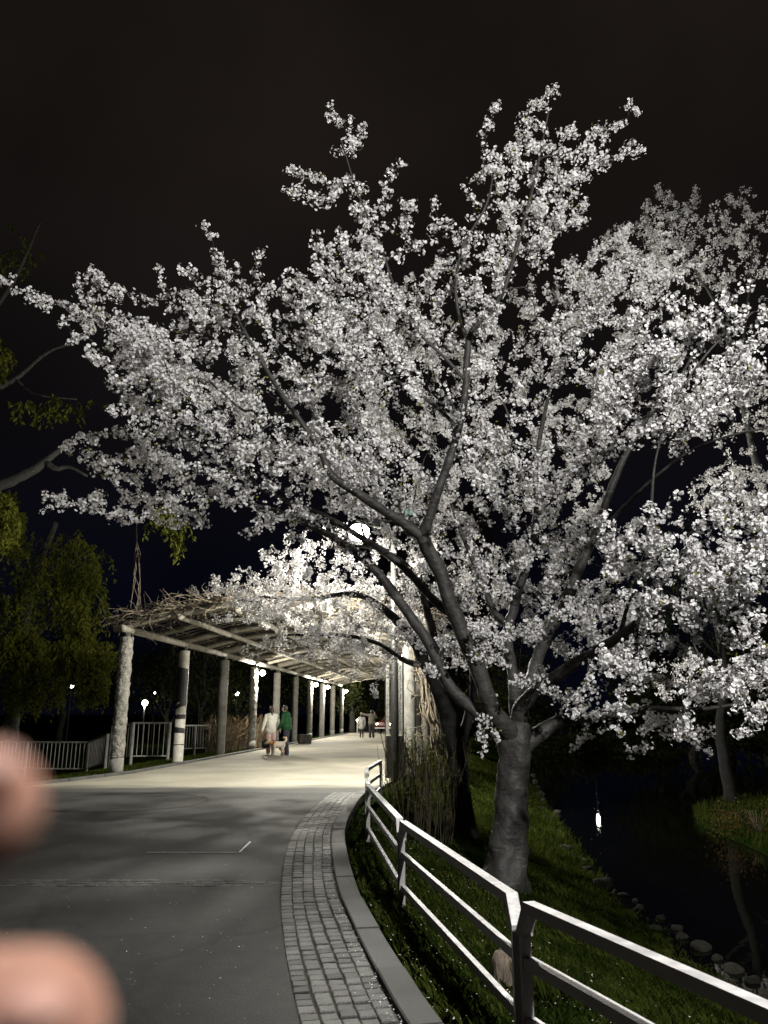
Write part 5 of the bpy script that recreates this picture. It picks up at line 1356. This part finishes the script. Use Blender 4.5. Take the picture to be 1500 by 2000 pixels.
person('distant person in a pale coat walking away with dark bobbed hair', (f1.x, f1.y, 0), PI, 1.45, {'arms': [hang(-1), hang(1)], 'feet': ((-.09, .06), (.09, -.06))}, 'grey_cloth', 'dark_cloth', 'hair_black', 'dark_cloth', 'bob', .22, 0, 1.1, True)
person('distant person in a brown jacket walking away with one arm raised', (f2.x, f2.y, 0), PI, 1.66, {'arms': [((-.30, -.06, 1.25), (-.20, -.16, 1.46)), ((.42, -.02, 1.42), (.62, -.10, 1.50))], 'feet': ((-.10, -.05), (.10, .06))}, 'brown_cloth', 'dark_cloth', 'hair_black', 'dark_cloth', 'short', 0, 0, 1.15)
# bag in the hand
bc = D(519.5, 1452, wl.y - .05); hb = empty('handbag', (bc.x, bc.y, bc.z - .16))
m = MB(); m.box((bc.x, bc.y, bc.z - .02), (.30, .14, .28), bev=.04); at(m, 'bag_body', 'dark_cloth', hb, False)
m = MB(); m.tube([np.array((bc.x + .1*math.cos(a), bc.y, bc.z + .11 + .24*math.sin(a))) for a in np.linspace(0, PI, 10)], .012, 6); at(m, 'handle', 'dark_cloth', hb)
m = MB(); m.box((bc.x + .01, bc.y - .073, bc.z), (.09, .006, .04)); at(m, 'patch', 'notice_white', hb)
tag(hb, 'black handbag with a small white patch held beside pink trousers', 'bag')
# dog: standing, rump towards the camera, head turned to the left and low
dg = empty('dog', (dl.x, dl.y - .05, 0), 0); dg.rotation_euler.z = .55; dg.scale = (1.0, 1.0, 1.0)
m = MB()        # local: body along x, head at -x
m.capsule((-.16, 0, .37), (-.02, 0, .36), .125, .12); m.capsule((-.02, 0, .36), (.17, 0, .37), .115, .105)
m.capsule((-.20, 0, .40), (-.33, -.02, .47), .085, .065); m.capsule((-.36, -.03, .49), (-.38, -.035, .485), .085, .08); m.capsule((-.40, -.04, .465), (-.49, -.06, .445), .05, .028)
for s_ in (-1, 1): m.capsule((-.345, -.03 + s_ * .05, .55), (-.35, -.03 + s_ * .06, .61), .03, .008, 8, 3)
for s_ in (-1, 1):
    m.capsule((-.18, s_ * .07, .32), (-.17, s_ * .075, .17), .05, .03); m.capsule((-.17, s_ * .075, .17), (-.185, s_ * .075, .03), .028, .024); m.capsule((-.185, s_ * .075, .025), (-.22, s_ * .075, .022), .026, .022)
    m.capsule((.17, s_ * .07, .33), (.12, s_ * .08, .22), .075, .05); m.capsule((.12, s_ * .08, .22), (.20, s_ * .08, .14), .045, .028); m.capsule((.20, s_ * .08, .14), (.18, s_ * .08, .03), .026, .023); m.capsule((.18, s_ * .08, .025), (.14, s_ * .08, .022), .026, .022)
P = [(.24, 0, .44), (.31, 0, .52), (.29, 0, .60), (.21, 0, .60)]
for a, b in zip(P[:-1], P[1:]): m.capsule(a, b, .045, .04)
remeshed(m, 'body', 'dog_fur', .010, dg, 3)
m = MB(); m.ball((-.515, -.065, .452), .016, 1); m.build('nose', 'ink', dg)
m = MB(); m.tube([(-.24 + .02*math.cos(a), .105*math.sin(a), .43 + .1*math.cos(a)) for a in np.linspace(0, 2*PI, 16)], .014, 6); m.build('collar', 'dark_cloth', dg)
tag(dg, 'tan and white dog with curled tail standing between the two people', 'dog')
hw_ = D(560, 1432, ml.y - .2); nk = Vector((dl.x - .2, dl.y - .17, .53)); m = MB()
m.tube([nk.lerp(hw_, t) - Vector((0, 0, .10 * math.sin(t * PI))) for t in np.linspace(0, 1, 8)], .007, 5); o = m.build('dog_leash', 'dark_cloth')
o.data.transform(Matrix.Translation(-nk)); o.location = nk
tag(o, 'thin dark leash running from the dog to the person in green', 'leash')

# ================================================================== CAR AT THE FAR END
cp = G(752, 1431); car = empty('parked_car', (.96, 61.5, 0), 0); car.rotation_euler.z = PI / 2 - .5
prof = [(-2.0, .35), (-2.05, .6), (-1.95, .82), (-1.1, .92), (-.55, 1.36), (.9, 1.40), (1.75, 1.0), (2.0, .9), (2.05, .4)]
m = MB(); Vv = []
for s_ in (-1, 1):
    for x, z in prof: Vv.append((x, s_ * (.80 if z < 1.1 else .62), z))
n = len(prof); m.add(Vv, [tuple(range(n))[::-1], tuple(range(n, 2*n))] + [(i, (i+1) % n, n + (i+1) % n, n + i) for i in range(n)]); m.build('body', 'car_red', car)
m = MB(); m.add([(-1.09, -.68, .95), (-1.09, .68, .95), (-.57, .58, 1.335), (-.57, -.58, 1.335)], [(0, 1, 2, 3)]); m.v = [(a - .012, b, c + .012) for a, b, c in m.v]; m.build('windscreen', 'car_glass', car)
for s_ in (-1, 1):
    m = MB(); m.add([(-.95, s_*.80, .97), (.95, s_*.80, .98), (.75, s_*.66, 1.32), (-.5, s_*.66, 1.32)], [(0, 1, 2, 3)]); m.build('side_window', 'car_glass', car)
    m = MB(); m.ball((-2.0, s_ * .58, .70), .10 if s_ < 0 else .09, 2, (.5, 1.1, .8)); m.build('headlight', 'amber_glow', car)
    for x in (-1.3, 1.3):
        m = MB(); m.tube([(x, s_ * .66, .31), (x, s_ * .84, .31)], .31, 18); wh = m.build('wheel', 'tyre', car)
        m = MB(); m.tube([(x, s_ * .80, .31), (x, s_ * .85, .31)], .17, 12); m.build('rim', 'chrome', wh)
m = MB(); m.box((-2.05, 0, .42), (.06, 1.5, .10)); m.build('bumper', 'chrome', car)
m = MB(); m.box((.15, 0, 1.405), (1.3, .1, .03)); m.box((.2, -.6, 1.42), (1.5, .05, .05)); m.box((.2, .6, 1.42), (1.5, .05, .05)); m.build('roof_rail', 'white_rail', car)
tag(car, 'dark red car with an amber headlight glowing past the far couple', 'car')

# ================================================================== PHOTOGRAPHER'S HAND AT THE LENS
CM = Matrix.Translation((0, 0, CAM_H)) @ Matrix.Rotation(PI / 2 + TH, 4, 'X')
def cpt(u, v, dep): return Vector(((u - 750) / 1500 * dep, -(v - 1000) / 1500 * dep, -dep))
m = MB()
i_tip = cpt(-42, 1580, .090); m_tip = cpt(52, 2022, .092)
def fing(chain, rad):
    for a, b, ra, rb in zip(chain[:-1], chain[1:], rad[:-1], rad[1:]): m.capsule(a, b, ra, rb, 20, 6)
idx = [i_tip, i_tip + Vector((-.020, .001, .004)), i_tip + Vector((-.044, -.002, .022)), i_tip + Vector((-.060, -.022, .060))]
fing(idx, [.0073, .0082, .0090, .0105])
mid = [m_tip, m_tip + Vector((-.024, .000, .002)), m_tip + Vector((-.052, -.004, .024)), m_tip + Vector((-.066, -.012, .064))]
fing(mid, [.0097, .0101, .0103, .0112])
rg = [m_tip + Vector((-.012, -.026, .004)), m_tip + Vector((-.030, -.026, .008)), m_tip + Vector((-.055, -.026, .028)), m_tip + Vector((-.066, -.030, .068))]
fing(rg, [.0080, .0088, .0092, .0105])
lf = [m_tip + Vector((-.030, -.048, .012)), m_tip + Vector((-.045, -.048, .018)), m_tip + Vector((-.060, -.047, .034)), m_tip + Vector((-.064, -.047, .070))]
fing(lf, [.0068, .0075, .008, .0095])
wrist = m_tip + Vector((-.060, -.075, .150))
palm = [idx[-1], mid[-1], rg[-1], lf[-1]]
for a in palm: m.capsule(a, wrist.lerp(a, .25), .0125, .018, 20, 5)
m.capsule(palm[0].lerp(wrist, .4), palm[3].lerp(wrist, .4), .017, .016, 20, 5)
th0 = palm[0].lerp(wrist, .62); th1 = th0 + Vector((.022, .022, .010)); th2 = th1 + Vector((.014, .030, -.010)); th3 = th2 + Vector((.006, .026, -.012))
for a, b, ra, rb in ((th0, th1, .019, .014), (th1, th2, .0125, .011), (th2, th3, .0108, .0085)): m.capsule(a, b, ra, rb, 20, 5)
elbow = wrist + Vector((-.10, -.20, .12))
m.capsule(wrist, elbow, .025, .038, 24, 6)
o = remeshed(m, 'hand', 'skin_hand', .0019, None, 4)
sl_ = MB(); sl_.tube([wrist.lerp(elbow, t) for t in (.32, .5, .8, 1.06)], [.034, .038, .043, .046], 24, True, .06, 60); sv = sl_.build('sleeve', 'dark_cloth', o, True)
for tp, dr in ((i_tip, (idx[0] - idx[1])), (m_tip, (mid[0] - mid[1]))):
    dr = Vector(dr).normalized(); c = tp + dr * .002 + Vector((0, .0062, .004)); nl_ = MB(); nl_.ball(tuple(c), .0046, 2, (1.1, .5, .9)); nl_.build('fingernail', 'nail', o, True)
o.matrix_world = CM
tag(o, 'out of focus fingertips of a raised hand with dark sleeve', 'hand')
